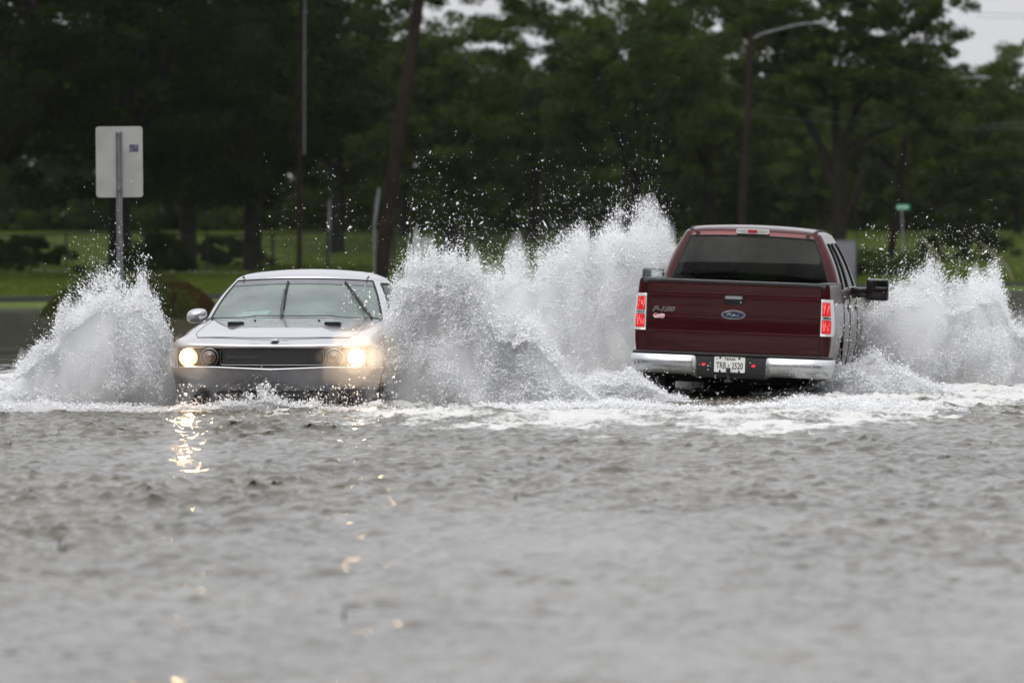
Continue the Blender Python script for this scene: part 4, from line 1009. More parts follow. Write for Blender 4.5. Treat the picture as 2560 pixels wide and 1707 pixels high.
# clipped mound of shrub on its own island
M['mound'] = leaf_mat('mound_leaves', (.022, .035, .010), (.070, .075, .022), .25)
M['moundred'] = leaf_mat('mound_tips', (.030, .021, .009), (.055, .036, .015), .25)
def mound():
    d = 122; x0 = tx(330, d); q = np.random.default_rng(77)
    t = thing('hedge_mound', 'rounded dark mound of groundcover with reddish tips in the water', 'hedge', (x0, d, 0))
    W_, D_, H_ = 1.85, 1.3, .92
    n = 42000; a = q.uniform(0, 2 * PI, n); s = np.sqrt(q.random(n)); x = W_ * s * np.cos(a); y = D_ * s * np.sin(a)
    z = H_ * np.clip(1 - s ** 2.3, 0, 1) ** .8 + .05 * (NZ(x * 5, y * 5, 1.) - .5) - .02
    p = np.stack([x, y, z], 1) + q.normal(size=(n, 3)) * .02; r_ = q.normal(size=(n, 3)); r_ /= np.linalg.norm(r_, axis=1, keepdims=True); b = np.cross(r_, q.normal(size=(n, 3))); b /= np.linalg.norm(b, axis=1, keepdims=True); sz = q.uniform(.02, .05, n)[:, None]
    V = np.stack([p - r_ * sz, p + b * sz * .4, p + r_ * sz, p - b * sz * .4], 1); T = q.random(n) * .6 + .4 * NZ(x * 3, y * 3, 2.)
    red = (x > .1) & (NZ.fbm(x * 2.2, y * 2.2, 6.) + .18 * (x / W_) > .69)
    for k, nm, m_ in ((~red, 'foliage', M['mound']), (red, 'reddish_foliage', M['moundred'])):
        Vk = V[k].reshape(-1, 3); fast_mesh(nm, Vk, np.arange(len(Vk)).reshape(-1, 4), m_, t, attrs={'tone': np.repeat(T[k], 4)})
    mb = MB(); rows = []
    for s_ in np.linspace(0, 1, 14): rows.append([(W_ * .98 * s_ * math.cos(a_), D_ * .98 * s_ * math.sin(a_), H_ * .95 * max(0, 1 - s_ ** 2.3) ** .8 - .06) for a_ in np.linspace(0, 2 * PI, 33)[:-1]])
    mb.grid(rows, closed_v=True); mb.build('soil', mat('mound_soil', (.02, .018, .012), .95), t)
mound()

# ================================================================ street furniture
M['wood'] = mat('pole_wood', (.010, .006, .005), .95, spec=.12, bump=(20, .5, .01), var=(3, (.017, .012, .010), .4, .6))
M['galv'] = mat('galvanised', (.10, .105, .11), .5, .5, var=(8, (.15, .155, .16), .4, .6))
M['alu'] = mat('sign_back_aluminium', (.21, .21, .205), .45, .1, var=(3, (.25, .25, .245), .4, .6))
M['dsteel'] = mat('dark_steel', (.018, .018, .019), .8, spec=.15)
# back of a road sign on a steel post
d = 77.; sgn = thing('road_sign', 'blank grey back of a rectangular road sign on a channel post', 'road sign', (at(302, 600, d).x, d, 0), (0, math.radians(-.5), math.radians(2)))
mb = MB(); zc = at(0, 405, d).z; mb.poly(rrect2(0.005, zc, .598, .905, .04), -.002, .002); mb.build('sign_panel', M['alu'], sgn)
mb = MB(); mb.grid([[(x, y, z) for x, y in ((-.040, -.030), (-.030, -.030), (-.018, -.006), (.018, -.006), (.030, -.030), (.040, -.030), (.040, -.026), (.031, -.026), (.02, -.002), (-.02, -.002), (-.031, -.026), (-.040, -.026))] for z in np.linspace(-.4, zc + .385, 30)], closed_v=True)
post = mb.build('post', M['galv'], sgn, sharp=30)
mb = MB()
for z in np.arange(zc - .38, zc + .38, .05): mb.lathe([(.007, 0), (.007, .002)], 8, Matrix.Translation((0, -.0065, z)) @ Matrix.Rotation(PI / 2, 4, 'X'))
mb.build('punched_holes', M['gap'], post)
for z in (zc + .36, zc - .34): MB().lathe([(.02, 0), (.02, .01), (.01, .012), (.01, .02), (0, .02)], 10, Matrix.Translation((0, -.008, z)) @ Matrix.Rotation(PI / 2, 4, 'X')).build('bolt', M['galv'], sgn)
st = MB().poly([(.135, zc + .125), (.25, zc + .125), (.25, zc + .22), (.135, zc + .22)], -.005, -.0025).build('label_sticker', mat('sticker_navy', (.03, .03, .06), .4, var=(40, (.10, .09, .12), .45, .6)), sgn, smooth=False)
def pole(name, label, cat, x0, y, pts, r, m=M['wood']):
    t = thing(name, label, cat, (x0, y, float(land_z(x0, y)) - .1)); mb = MB()
    mb.tube(pts, r, 12); mb.build('pole', m, t); return t
# thin dark pole and leaning utility pole
x = tx(748, 188); t = pole('utility_pole', 'thin upright dark pole left of the leaning one', 'pole', x, 188, [(0, 0, -1), (.02, 0, 5), (.10, 0, 13)], [.080, .072, .06])
MB().tube([(.16, .06, 4.0), (.17, .06, 8), (.22, .06, 13)], .028, 6).build('cable_conduit', M['galv'], t)
x = tx(938, 190); xt = tx(1050, 190); zt = at(0, 0, 190).z
t = pole('utility_pole', 'thick wooden utility pole leaning to the right', 'pole', x, 190, [(0, 0, -1), ((xt - x) * .45, 0, zt * .42), (xt - x, 0, zt), ((xt - x) * 1.5, 0, zt * 1.6)], [.25, .21, .17, .14])
# pale guy-wire guard leaning beside the poles
def guard(px, py0, py1, d, px1, label):
    a = at(px, py1, d); b = at(px1, py0, d); t = thing('guy_wire', label, 'guy wire', (a.x, d, float(land_z(a.x, d))))
    z0 = float(land_z(a.x, d)); MB().tube([(0, 0, -.1), (0, 0, a.z - z0), ((b.x - a.x) * .6, 0, a.z - z0 + (b.z - a.z) * .6), (b.x - a.x, 0, b.z - z0)], [.03, .05, .06, .03], 8).build('guard_tube', M['galv'], t)
    MB().tube([(b.x - a.x, 0, b.z - z0), ((b.x - a.x) * 4, 0, (b.z - z0) * 2.6)], .008, 5).build('wire', M['dsteel'], t)
guard(936, 470, 560, 186, 948, 'pale curved guy wire guard beside the leaning pole')
guard(822, 498, 640, 226, 824, 'short pale post standing on the far lawn')
# two street lamps on tall wooden poles
def lamp_post(pxb, pyb, pxt, pyt, d, arm, label, k):
    bx = tx(pxb, d); top = at(pxt, pyt, d); z0 = float(land_z(bx, d)); t = thing('street_lamp', label, 'street lamp', (bx, d, z0 - .05))
    X1 = top.x - bx; Z1 = top.z - z0
    MB().tube([(0, 0, -.3), (X1 * .5, 0, Z1 * .5), (X1, 0, Z1)], [.16, .14, .115], 12).build('pole', M['wood'], t)
    pts = [(at(px, py, d).x - bx, 0, at(px, py, d).z - z0) for px, py in arm]
    a = MB().tube(resample(catmull([(p[0], p[2]) for p in pts]), 14)[:, [0]].tolist() and [(q[0], -.05, q[1]) for q in resample(catmull([(p[0], p[2]) for p in pts]), 14)], .032, 8); am = a.build('arm', M['galv'], t)
    e = pts[-1]; h = MB(); rows = []
    for u in np.linspace(0, 1, 12):
        w = .10 * math.sin(PI * min(1, u * .9 + .08)) ** .6 + .02; hh = .085 * math.sin(PI * min(1, u * .85 + .1)) ** .7 + .012
        rows.append([(e[0] - .12 + k * u, -.05 + w * math.cos(a_), e[2] + .01 - .05 * u * k + hh * math.sin(a_) * (1 if math.sin(a_) > 0 else .45)) for a_ in np.linspace(0, 2 * PI, 15)[:-1]])
    h.grid(rows, closed_v=True); hd_ = h.build('lamp_head', M['galv'], t)
    gl = MB(); gl.lathe([(.0, -.05), (.06, -.04), (.085, 0), (.085, .01)], 14, Matrix.Translation((e[0] - .12 + k * .6, -.05, e[2] - .045))); gl.build('diffuser', mat('lamp_glass', (.5, .5, .48), .3), hd_)
lamp_post(1846, 700, 1880, 70, 222, [(1880, 98), (1900, 84), (1950, 70), (2000, 58), (2040, 56)], 'tall lamp post behind the pickup, its arm reaching right near the top', .72)
lamp_post(2222, 700, 2285, 190, 236, [(2285, 212), (2310, 202), (2350, 196), (2400, 193), (2440, 192)], 'shorter lamp post right of the forked tree with its own arm', .70)
# chain fence
def fence():
    d = 206; x0, x1 = tx(-120, d), tx(1560, d); zt = at(0, 585, d).z; t = thing('chain_fence', 'dark chain-link fence with posts and top rail across the lawn', 'fence', (0, d, 0))
    n = 11
    xs = np.linspace(x0, x1, n)
    MB().tube([(x, 0, zt + .05 * math.sin(x * .8)) for x in np.linspace(x0, x1, 60)], .032, 6).build('top_rail', M['dsteel'], t)
    for px in (-60, 165, 362, 518, 682, 820, 985, 1150, 1300, 1450):
        x = tx(px, d); MB().tube([(x, 0, float(land_z(x, d)) - .2), (x, 0, zt + .06)], .042, 8).build('post', M['dsteel'], t)
    z0 = .25; H = zt - z0; sp = .11; k = int((x1 - x0 + H) / sp); V = []; F = []
    for s in (1, -1):
        for i in range(k):
            xa = x0 + i * sp - (H if s > 0 else 0); xb = xa + H
            za, zb = (z0, zt) if s > 0 else (zt, z0)
            if xa < x0: f = (x0 - xa) / H; za = za + (zb - za) * f; xa = x0
            if xb > x1: f = (xb - x1) / H; zb = zb + (za - zb) * f * 1.0; xb = x1
            if xb <= xa: continue
            r = .006; b = len(V); V += [(xa, s * .006 - r, za), (xa, s * .006 + r, za + r), (xa, s * .006 + r, za - r), (xb, s * .006 - r, zb), (xb, s * .006 + r, zb + r), (xb, s * .006 + r, zb - r)]
            F += [(b, b + 1, b + 4, b + 3), (b + 1, b + 2, b + 5, b + 4), (b + 2, b, b + 3, b + 5)]
    fast_mesh('chain_link', np.array(V), np.array(F), M['dsteel'], t)
fence()
# street name sign
d = 216; x = tx(2261, d); z0 = float(land_z(x, d)); t = thing('street_name_sign', 'small green street name sign on a pale post', 'street sign', (x, d, z0), (0, math.radians(-1.2), 0)); zt = at(0, 518, d).z - z0
MB().tube([(0, 0, -.3), (-.05, 0, zt)], .035, 8).build('post', M['galv'], t)
M['sgreen'] = mat('sign_green', (.004, .22, .13), .4)
sp_ = MB().poly(rrect2(.0, zt, .46, .19, .02), -.012, .012).build('name_plate', M['sgreen'], t)
MB().box(.16, .24, -.02, .02, zt - .09, zt + .09, .01).build('plate_end', M['sgreen'], sp_)
mb = MB(); rr_ = random.Random(4)
for k in range(7): mb.box(-.19 + k * .05, -.155 + k * .05, -.0145, -.012, zt - .045, zt + .035 + .015 * (k % 3 == 0))
mb.build('blurred_lettering', M['white'], sp_)
# grey utility cabinet and its thin pole behind the pickup cab
d = 150; a = at(2062, 602, d); b = at(2138, 700, d); x = (a.x + b.x) / 2
t = thing('utility_cabinet', 'plain grey utility box standing behind the pickup cab', 'utility box', (x, d, 0)); w = (b.x - a.x) / 2
M['box'] = mat('cabinet_grey', (.085, .085, .10), .5, .0, var=(2, (.10, .10, .115), .4, .6))
cbx = MB().box(-w, w, -.3, .3, -.3, a.z, .012).build('cabinet', M['box'], t)
MB().box(-w - .02, w + .02, -.32, .32, a.z, a.z + .02, .006).build('lid', M['box'], t)
MB().box(w + .012, w + .035, -.33, -.28, -.3, at(0, 530, d).z).build('corner_post', M['dsteel'], t)
# fallen branch and leaning stake at the right
for (p0, p1, d, lab) in (((2308, 600), (2345, 640), 205, 'fallen mossy branch leaning behind the right splash'), ((2450, 606), (2515, 664), 206, 'pale broken stake leaning by the water on the right')):
    a, b = at(*p0, d), at(*p1, d); z0 = float(land_z(b.x, d)); t = thing('branch', lab, 'branch', (b.x, d, z0)); dx, dz = a.x - b.x, a.z - z0
    L = max(b.z - z0, 0); s_ = MB(); s_.tube([(-dx * .3, 0, -.05), (0, 0, L), (dx * .5, .05, L + (a.z - b.z) * .5), (dx, 0, L + (a.z - b.z))], [.035, .045, .04, .022], 7); s_.build('stick', mat('pale_wood', (.16, .14, .10), .9), t)
# overhead wires
def wire(p, q, sag, label, r=.012):
    t = MB(); pts = []
    for k in range(25):
        u = k / 24; v_ = p.lerp(q, u); v_.z -= sag * 4 * u * (1 - u); pts.append(v_)
    t.tube(pts, r, 4); tag(t.build('overhead_wire', M['galv']), label, 'wire', 'overhead wires')
wire(at(1820, 205, 222), at(2560, 320, 236), .6, 'upper wire crossing the forked tree', .006)
wire(at(1880, 285, 222), at(2620, 300, 236), .35, 'lower wire crossing the forked tree', .006)
wire(at(2440, 32, 240), at(2600, 38, 240), .0, 'upper wire against the sky in the top right corner', .008)
wire(at(2440, 44, 240), at(2600, 47, 240), .0, 'lower wire against the sky in the top right corner', .008)

# rain haze hanging over the flooded road
hz_m = bpy.data.materials.new('rain_haze'); hz_m.use_nodes = True; t_ = hz_m.node_tree; t_.nodes.clear(); v_ = t_.nodes.new('ShaderNodeVolumePrincipled')
v_.inputs['Color'].default_value = (.93, .96, .96, 1); v_.inputs['Density'].default_value = HAZE; v_.inputs['Anisotropy'].default_value = .2
t_.links.new(v_.outputs[0], t_.nodes.new('ShaderNodeOutputMaterial').inputs['Volume'])
tag(MB().box(-1000, 1000, -120, 2700, -6, 32).build('haze', hz_m, smooth=False), 'thin rain haze over the flooded road and trees', kind='stuff')
# ================================================================ flood water
TX_, TY_, DX = 20.48, 61.44, .04
NX_, NY_ = int(TX_ / DX), int(TY_ / DX)
def spectrum(seed, lam_peak, lam_min, slope, spread, wind, amp, chop):
    r = np.random.default_rng(seed); kx = np.fft.fftfreq(NX_, DX) * 2 * PI; ky = np.fft.fftfreq(NY_, DX) * 2 * PI
    KX, KY = np.meshgrid(kx, ky, indexing='ij'); K = np.hypot(KX, KY) + 1e-6; kp = 2 * PI / lam_peak
    S = K ** (-slope) * np.exp(-1.25 * (kp / K) ** 2) * np.exp(-(K * lam_min / (2 * PI)) ** 2)
    th = np.arctan2(KY, KX) - wind; S = S * (spread + (1 - spread) * np.cos(th) ** 2)
    A = np.sqrt(S) * (r.normal(size=K.shape) + 1j * r.normal(size=K.shape)); A[0, 0] = 0
    h = np.fft.ifft2(A); f = amp / h.real.std(); h = h.real * f
    dx = np.fft.ifft2(-1j * KX / K * A).real * f * chop; dy = np.fft.ifft2(-1j * KY / K * A).real * f * chop
    return h, dx, dy
H1 = spectrum(1, .50, .06, 3.1, .30, PI / 2 + .35, .0112, 1.2)
H2 = spectrum(2, 2.2, .5, 4.0, .35, PI / 2 - .5, .0085, .5)
H3 = spectrum(5, .22, .05, 3.0, .6, PI / 2, .0044, .8)
def tile(h, x, y):
    u = (x / DX) % NX_; v = (y / DX) % NY_; i = np.floor(u).astype(int); j = np.floor(v).astype(int); fu, fv = u - i, v - j
    i %= NX_; j %= NY_; i2, j2 = (i + 1) % NX_, (j + 1) % NY_
    return (h[i, j] * (1 - fu) + h[i2, j] * fu) * (1 - fv) + (h[i, j2] * (1 - fu) + h[i2, j2] * fu) * fv
def foam_field(x, y):
    """how much air the wheels have beaten into the water"""
    px = 1280 + x / np.maximum(y, 1) * FPX
    near = np.interp(px, [0, 350, 420, 700, 900, 1150, 1350, 1700, 2000, 2250, 2420, 2560], [54.2, 54.4, 53.0, 50.0, 48.0, 46.5, 45.5, 45.5, 45.8, 48.0, 52.5, 53.5])
    full = np.interp(px, [0, 420, 700, 900, 1150, 1350, 1700, 2000, 2250, 2450, 2560], [56.8, 58.5, 57.5, 56.2, 54.4, 53.0, 53.2, 53.2, 54.4, 57, 57.5])
    f = sstep(0, 1, (y - near) / (full - near)); f = f * (1 - sstep(66, 76, y)) * sstep(-8.0, -5.5, x)
    ax = x - (2.13 + (y - 59.6) * .126)                      # dark lane beneath the pickup
    return f * (1 - sstep(.90, .50, np.abs(ax + .12)) * sstep(54.6, 55.8, y))
ys = []; y = 13.0
while y < 2600: ys.append(y); y += .04 if y < 62 else (.04 + (y - 62) * .012 if y < 110 else .6 + (y - 110) * .03)
ys = np.array(ys)
xs = [0.]; x = 0.
while x < 900: x += (.04 if x < 6.6 else .04 + (x - 6.6) * .05); xs.append(x)
xs = np.array(sorted(set([-v for v in xs[1:]] + list(xs))))
WX, WY = np.meshgrid(xs, ys, indexing='ij')
cell = np.maximum(np.gradient(xs)[:, None], np.gradient(ys)[None, :])
att = lambda lam: np.clip(1.3 - cell / lam * 2.6, 0, 1)
patch = .25 + 1.5 * NZ.fbm(WX * .35, WY * .16, 8.)           # gusty and calmer patches
calm = 1 - .55 * sstep(36, 22, WY)
PXW = 1280 + WX / np.maximum(WY, 1) * FPX
patch = patch * (1 - .58 * np.exp(-((PXW - 455) / 75) ** 2) * sstep(37, 41, WY) * sstep(54, 51, WY))   # slick lane in front of the left lamp
hz = np.zeros_like(WX); ox = np.zeros_like(WX); oy = np.zeros_like(WX)
far = (1 - .25 * sstep(85, 115, WY))
for (h, a, b), lam in ((H1, .5), (H2, 1.6), (H3, .18)):
    g = att(lam) * patch * calm * far
    hz += tile(h, WX, WY) * g; ox += tile(a, WX, WY) * g; oy += tile(b, WX, WY) * g
FM = foam_field(WX, WY)
churn = NZ.fbm(WX * 2.6, WY * 1.9, 5., 5) - .5
hz += FM * att(.4) * (.13 * churn + .05 * np.abs(NZ.fbm(WX * 6, WY * 4, 9., 3) - .5)) + .03 * FM
WXd, WYd = WX - ox, WY - oy
V = np.stack([WXd.ravel(), WYd.ravel(), hz.ravel()], 1)
streak = NZ.fbm(WX * 2.0, WY * .8, 20., 6) * .55 + NZ.fbm(WX * 7, WY * 2.6, 30., 4) * .45
FA = np.clip(FM ** .6 * 1.12 + (streak - .5) * 4.6 * sstep(0, .2, FM) * (1 - .45 * FM) - .46, 0, 1)

def water_mat():
    m = bpy.data.materials.new('flood_water'); m.use_nodes = True; n = m.node_tree; n.nodes.clear(); L = n.links.new
    out = n.nodes.new('ShaderNodeOutputMaterial'); w = n.nodes.new('ShaderNodeBsdfPrincipled'); f = n.nodes.new('ShaderNodeBsdfPrincipled'); mx = n.nodes.new('ShaderNodeMixShader')
    w.inputs['Roughness'].default_value = .085; w.inputs['IOR'].default_value = 1.333
    f.inputs['Base Color'].default_value = (.48, .48, .465, 1); f.inputs['Roughness'].default_value = .55; f.inputs['Specular IOR Level'].default_value = .3
    tc = n.nodes.new('ShaderNodeTexCoord'); mp = n.nodes.new('ShaderNodeMapping'); mp.inputs['Scale'].default_value = (1, .7, 1)
    L(tc.outputs['Object'], mp.inputs[0])
    nb = n.nodes.new('ShaderNodeTexNoise'); nb.inputs['Scale'].default_value = .5; nb.inputs['Detail'].default_value = 3
    cr = n.nodes.new('ShaderNodeValToRGB'); cr.color_ramp.elements[0].position = .35; cr.color_ramp.elements[0].color = (.060, .055, .042, 1)
    cr.color_ramp.elements[1].position = .65; cr.color_ramp.elements[1].color = (.096, .089, .070, 1)
    L(mp.outputs[0], nb.inputs[0]); L(nb.outputs['Fac'], cr.inputs[0]); L(cr.outputs[0], w.inputs['Base Color'])
    n1 = n.nodes.new('ShaderNodeTexNoise'); n1.inputs['Scale'].default_value = 16; n1.inputs['Detail'].default_value = 4
    b1 = n.nodes.new('ShaderNodeBump'); b1.inputs['Strength'].default_value = .35; b1.inputs['Distance'].default_value = .008
    L(mp.outputs[0], n1.inputs[0]); L(n1.outputs['Fac'], b1.inputs['Height']); L(b1.outputs[0], w.inputs['Normal'])
    n2 = n.nodes.new('ShaderNodeTexNoise'); n2.inputs['Scale'].default_value = 26; n2.inputs['Detail'].default_value = 5
    b2 = n.nodes.new('ShaderNodeBump'); b2.inputs['Strength'].default_value = .7; b2.inputs['Distance'].default_value = .02
    L(mp.outputs[0], n2.inputs[0]); L(n2.outputs['Fac'], b2.inputs['Height']); L(b2.outputs[0], f.inputs['Normal'])
    at_ = n.nodes.new('ShaderNodeAttribute'); at_.attribute_name = 'foam'
    ad = n.nodes.new('ShaderNodeMath'); ad.operation = 'MULTIPLY_ADD'; ad.inputs[1].default_value = 1.1; L(n2.outputs['Fac'], ad.inputs[0]); L(at_.outputs['Fac'], ad.inputs[2])
    mr = n.nodes.new('ShaderNodeMapRange'); mr.inputs['From Min'].default_value = .66; mr.inputs['From Max'].default_value = 1.35; mr.interpolation_type = 'SMOOTHSTEP'; L(ad.outputs[0], mr.inputs['Value'])
    L(mr.outputs[0], mx.inputs[0]); L(w.outputs[0], mx.inputs[1]); L(f.outputs[0], mx.inputs[2]); L(mx.outputs[0], out.inputs['Surface'])
    return m
water = fast_mesh('water', V, gridfaces(len(xs), len(ys)), water_mat(), smooth=True, attrs={'foam': FA.ravel()})
tag(water, 'brown-grey flood water covering the road, foaming round the vehicles', kind='structure')

# ================================================================ spray
def spray_mat(name, col, tr, rough=.4):
    m = bpy.data.materials.new(name); m.use_nodes = True; n = m.node_tree; n.nodes.clear(); L = n.links.new
    out = n.nodes.new('ShaderNodeOutputMaterial'); d = n.nodes.new('ShaderNodeBsdfDiffuse'); d.inputs['Color'].default_value = (*col, 1)
    t = n.nodes.new('ShaderNodeBsdfTranslucent'); t.inputs['Color'].default_value = (*col, 1); mx = n.nodes.new('ShaderNodeMixShader'); mx.inputs[0].default_value = tr
    g = n.nodes.new('ShaderNodeBsdfGlossy'); g.inputs['Roughness'].default_value = rough; g.inputs['Color'].default_value = (.9, .9, .9, 1); m2 = n.nodes.new('ShaderNodeMixShader'); m2.inputs[0].default_value = .10
    L(d.outputs[0], mx.inputs[1]); L(t.outputs[0], mx.inputs[2]); L(mx.outputs[0], m2.inputs[1]); L(g.outputs[0], m2.inputs[2]); L(m2.outputs[0], out.inputs['Surface'])
    return m
M['spray'] = spray_mat('white_spray', (.96, .965, .975), .5)
M['core'] = spray_mat('aerated_water', (.93, .935, .94), .12)
_cn = M['core'].node_tree; _b = _cn.nodes.new('ShaderNodeBump'); _b.inputs['Strength'].default_value = .4; _b.inputs['Distance'].default_value = .02
_t = _cn.nodes.new('ShaderNodeTexCoord'); _z = _cn.nodes.new('ShaderNodeTexNoise'); _z.inputs['Scale'].default_value = 30; _z.inputs['Detail'].default_value = 6
_cn.links.new(_t.outputs['Object'], _z.inputs[0]); _cn.links.new(_z.outputs['Fac'], _b.inputs['Height'])
for _k in _cn.nodes:
    if _k.type.startswith('BSDF'): _cn.links.new(_b.outputs[0], _k.inputs['Normal'])
def mist(name, dens):
    m = bpy.data.materials.new(name); m.use_nodes = True; t = m.node_tree; t.nodes.clear()
    v = t.nodes.new('ShaderNodeVolumePrincipled'); v.inputs['Color'].default_value = (.99, .992, .995, 1); v.inputs['Density'].default_value = dens; v.inputs['Anisotropy'].default_value = .1
    t.links.new(v.outputs[0], t.nodes.new('ShaderNodeOutputMaterial').inputs['Volume']); return m
MIST = [(.84, mist('thick_mist', 3.5)), (1.0, mist('middle_mist', 3.)), (1.2, mist('thin_mist', 1.2))]
OCT = np.array([(1, 0, 0), (-1, 0, 0), (0, 1, 0), (0, -1, 0), (0, 0, 1), (0, 0, -1)], float)
OF = np.array([(0, 2, 4), (2, 1, 4), (1, 3, 4), (3, 0, 4), (2, 0, 5), (1, 2, 5), (3, 1, 5), (0, 3, 5)])
def drops(P, r, D, el, seed):
    """octahedral drops stretched along D"""
    n = len(P); q = np.random.default_rng(seed); D = D / (np.linalg.norm(D, axis=1, keepdims=True) + 1e-9)
    A = np.cross(D, q.normal(size=(n, 3))); A /= np.linalg.norm(A, axis=1, keepdims=True) + 1e-9; B = np.cross(D, A)
    jit = 1 + q.uniform(-.25, .25, (n, 6))
    V = (OCT[None, :, 0, None] * (D * (r * el)[:, None])[:, None] + OCT[None, :, 1, None] * (A * r[:, None])[:, None] + OCT[None, :, 2, None] * (B * r[:, None])[:, None]) * jit[:, :, None] + P[:, None]
    F = (OF[None] + (np.arange(n) * 6)[:, None, None]).reshape(-1, 3); return V.reshape(-1, 3), F
def plume(name, label, tab, d, depth, src, n, seed, tail=.16, core=.90, big=1., zb=0., fine=1., ntail=.25, corename='churned_core', rag=.45, thick=1., dn=3.0):
    """tab: (photo x, photo y) of the dense top; src: (photo x, z) point the sheet is flung from"""
    q = np.random.default_rng(seed); X = np.array([tx(a, d) for a, _ in tab]); H = np.array([max(.02, at(a, b, d).z) for a, b in tab])
    hx = lambda x: np.interp(x, X, H); x0, x1 = X[0], X[-1]; sx, sz = tx(src[0], d), src[1]
    def ragged(x, lo=0.):
        ang = x * 3.3; f = NZ.fbm(ang * 1.7 + seed, 3.1, seed * .7, 5); return 1 + rag * (f - .52)
    root = thing(name, label, 'splash', ((x0 + x1) / 2, d, 0)); root['kind'] = 'stuff'; ox_ = (x0 + x1) / 2
    # soft body of airborne water: nested puffs, thicker inwards
    nx = int((x1 - x0) / .03); nt_ = 60; xx = np.linspace(x0, x1, nx); th = np.linspace(0, PI, nt_); XX, TH = np.meshgrid(xx, th, indexing='ij'); G3 = None
    for li, (sc_, mm) in enumerate(MIST):
        Hc = hx(XX) * core * sc_ * (1 + (ragged(XX) - 1) * 1.5); Dp = depth * (.35 + .65 * np.clip(Hc / H.max(), 0, 1)) * thick * (.6 + .5 * sc_)
        Yc = d - Dp * np.cos(TH); Zc = Hc * np.sin(TH) ** .7 + zb - .06 * (1 - np.sin(TH))
        nn = NZ.fbm(XX * 3.5 + li * 9, Zc * 2.6, Yc * 4 + seed, 5) - .5; n2 = NZ.fbm(XX * 14, Zc * 9 + li * 5, Yc * 14, 3) - .5
        amp = (.75 * nn + .30 * n2) * np.clip(Hc / .5, .15, 1.0)
        Zf = Zc + amp * np.sin(TH); Yf = Yc - amp * np.cos(TH) * .8; Xf = XX + .12 * (NZ.fbm(XX * 6, Zc * 6, 33. + seed + li, 3) - .5)
        Fc = gridfaces(nx, nt_); ii = np.arange(nx - 1) * nt_; Fb = np.stack([ii + nt_ - 1, ii + 2 * nt_ - 1, ii + nt_, ii], 1)
        c0 = [(0, k, k + 1) for k in range(1, nt_ - 1)]; o_ = (nx - 1) * nt_; c1 = [(o_, o_ + k + 1, o_ + k) for k in range(1, nt_ - 1)]
        T3 = np.concatenate([Fc[:, [0, 1, 2]], Fc[:, [0, 2, 3]], Fb[:, [0, 1, 2]], Fb[:, [0, 2, 3]], np.array(c0), np.array(c1)])
        co = fast_mesh('mist', np.stack([Xf.ravel() - ox_, Yf.ravel() - d, Zf.ravel()], 1), T3, mm, root, smooth=False); co['kind'] = 'stuff'
        if li == 1: G3 = np.stack([Xf, Yf, Zf], 2); HI = Hc
    # drops
    w = hx(np.linspace(x0, x1, 400)); cdf = np.cumsum(w); cdf /= cdf[-1]
    def samp(n): return np.interp(q.random(n), cdf, np.linspace(x0, x1, 400))
    PP = []; RR = []; DD = []
    n1 = int(n * (1 - ntail) * dn); wI = np.clip(HI.max(1), .05, None); cI = np.cumsum(wI); cI /= cI[-1]
    fi = np.interp(q.random(n1), cI, np.arange(nx)); fj = q.random(n1) * (nt_ - 1)
    i_ = np.clip(fi.astype(int), 0, nx - 2); j_ = np.clip(fj.astype(int), 0, nt_ - 2); fu, fv = (fi - i_)[:, None], (fj - j_)[:, None]
    ps = (G3[i_, j_] * (1 - fu) + G3[i_ + 1, j_] * fu) * (1 - fv) + (G3[i_, j_ + 1] * (1 - fu) + G3[i_ + 1, j_ + 1] * fu) * fv
    cen = np.stack([ps[:, 0], np.full(n1, d), np.zeros(n1)], 1); f_ = (q.random(n1) ** .35 * 1.16)[:, None] + q.normal(0, .05, (n1, 1)); ps = cen + (ps - cen) * f_ + q.normal(0, .02, (n1, 3))
    cl_ = NZ.fbm(ps[:, 0] * 5, ps[:, 2] * 4, ps[:, 1] * 3 + 7., 4); kk = cl_ + q.normal(0, .05, n1) > .44; ps = ps[kk]
    PP.append(ps); RR.append(np.clip(np.exp(q.normal(np.log(.0030), .60, len(ps))), .001, .012) * big)
    # ragged tail above the sheet: clumps and fingers along the flight directions
    n2_ = int(n * ntail * 1.5); x = samp(n2_) + q.normal(0, .10, n2_); e = q.exponential(tail * .85, n2_) - .10; z = hx(np.clip(x, x0, x1)) * ragged(x) * (core + e) + zb; y = d + q.normal(0, depth * .6, n2_)
    dx_, dz_ = x - sx, z - sz; ang = np.arctan2(dz_, dx_); rad = np.hypot(dx_, dz_)
    f = NZ.fbm(ang * 14 + seed, rad * 2.2, y * .6, 4); g = NZ.fbm(x * 9, z * 9, y * 3., 3)
    keep = (f * .6 + g * .4) > (.47 + .20 * np.clip((e + .1) / tail / 3, 0, 1)) + q.normal(0, .03, n2_); keep |= q.random(n2_) < .10
    x, y, z, e = x[keep], y[keep], z[keep], e[keep]; PP.append(np.stack([x, y, z], 1)); k = len(x)
    RR.append(np.clip(np.exp(q.normal(np.log(.0033), .62, k)), .0011, .016) * big)
    # scattered far drops
    k = int(n * .010); x = samp(k) + q.normal(0, .25, k); z = hx(np.clip(x, x0, x1)) * (1 + q.exponential(.18, k)) + zb; y = d + q.normal(0, depth, k); PP.append(np.stack([x, y, z], 1)); RR.append(np.exp(q.normal(np.log(.0028), .4, k)) * big)
    P = np.concatenate(PP); r = np.concatenate(RR); ok = P[:, 2] > -.02; P, r = P[ok], r[ok]
    D = np.stack([P[:, 0] - sx, q.normal(0, .25, len(P)), P[:, 2] - sz - .25], 1) + q.normal(0, .35, (len(P), 3)); el = 1 + q.exponential(.95, len(P)); el = np.clip(el, 1, 5.5); r = r / el ** .22
    V, F = drops(P - np.array([ox_, d, 0]), r, D, el, seed + 1)
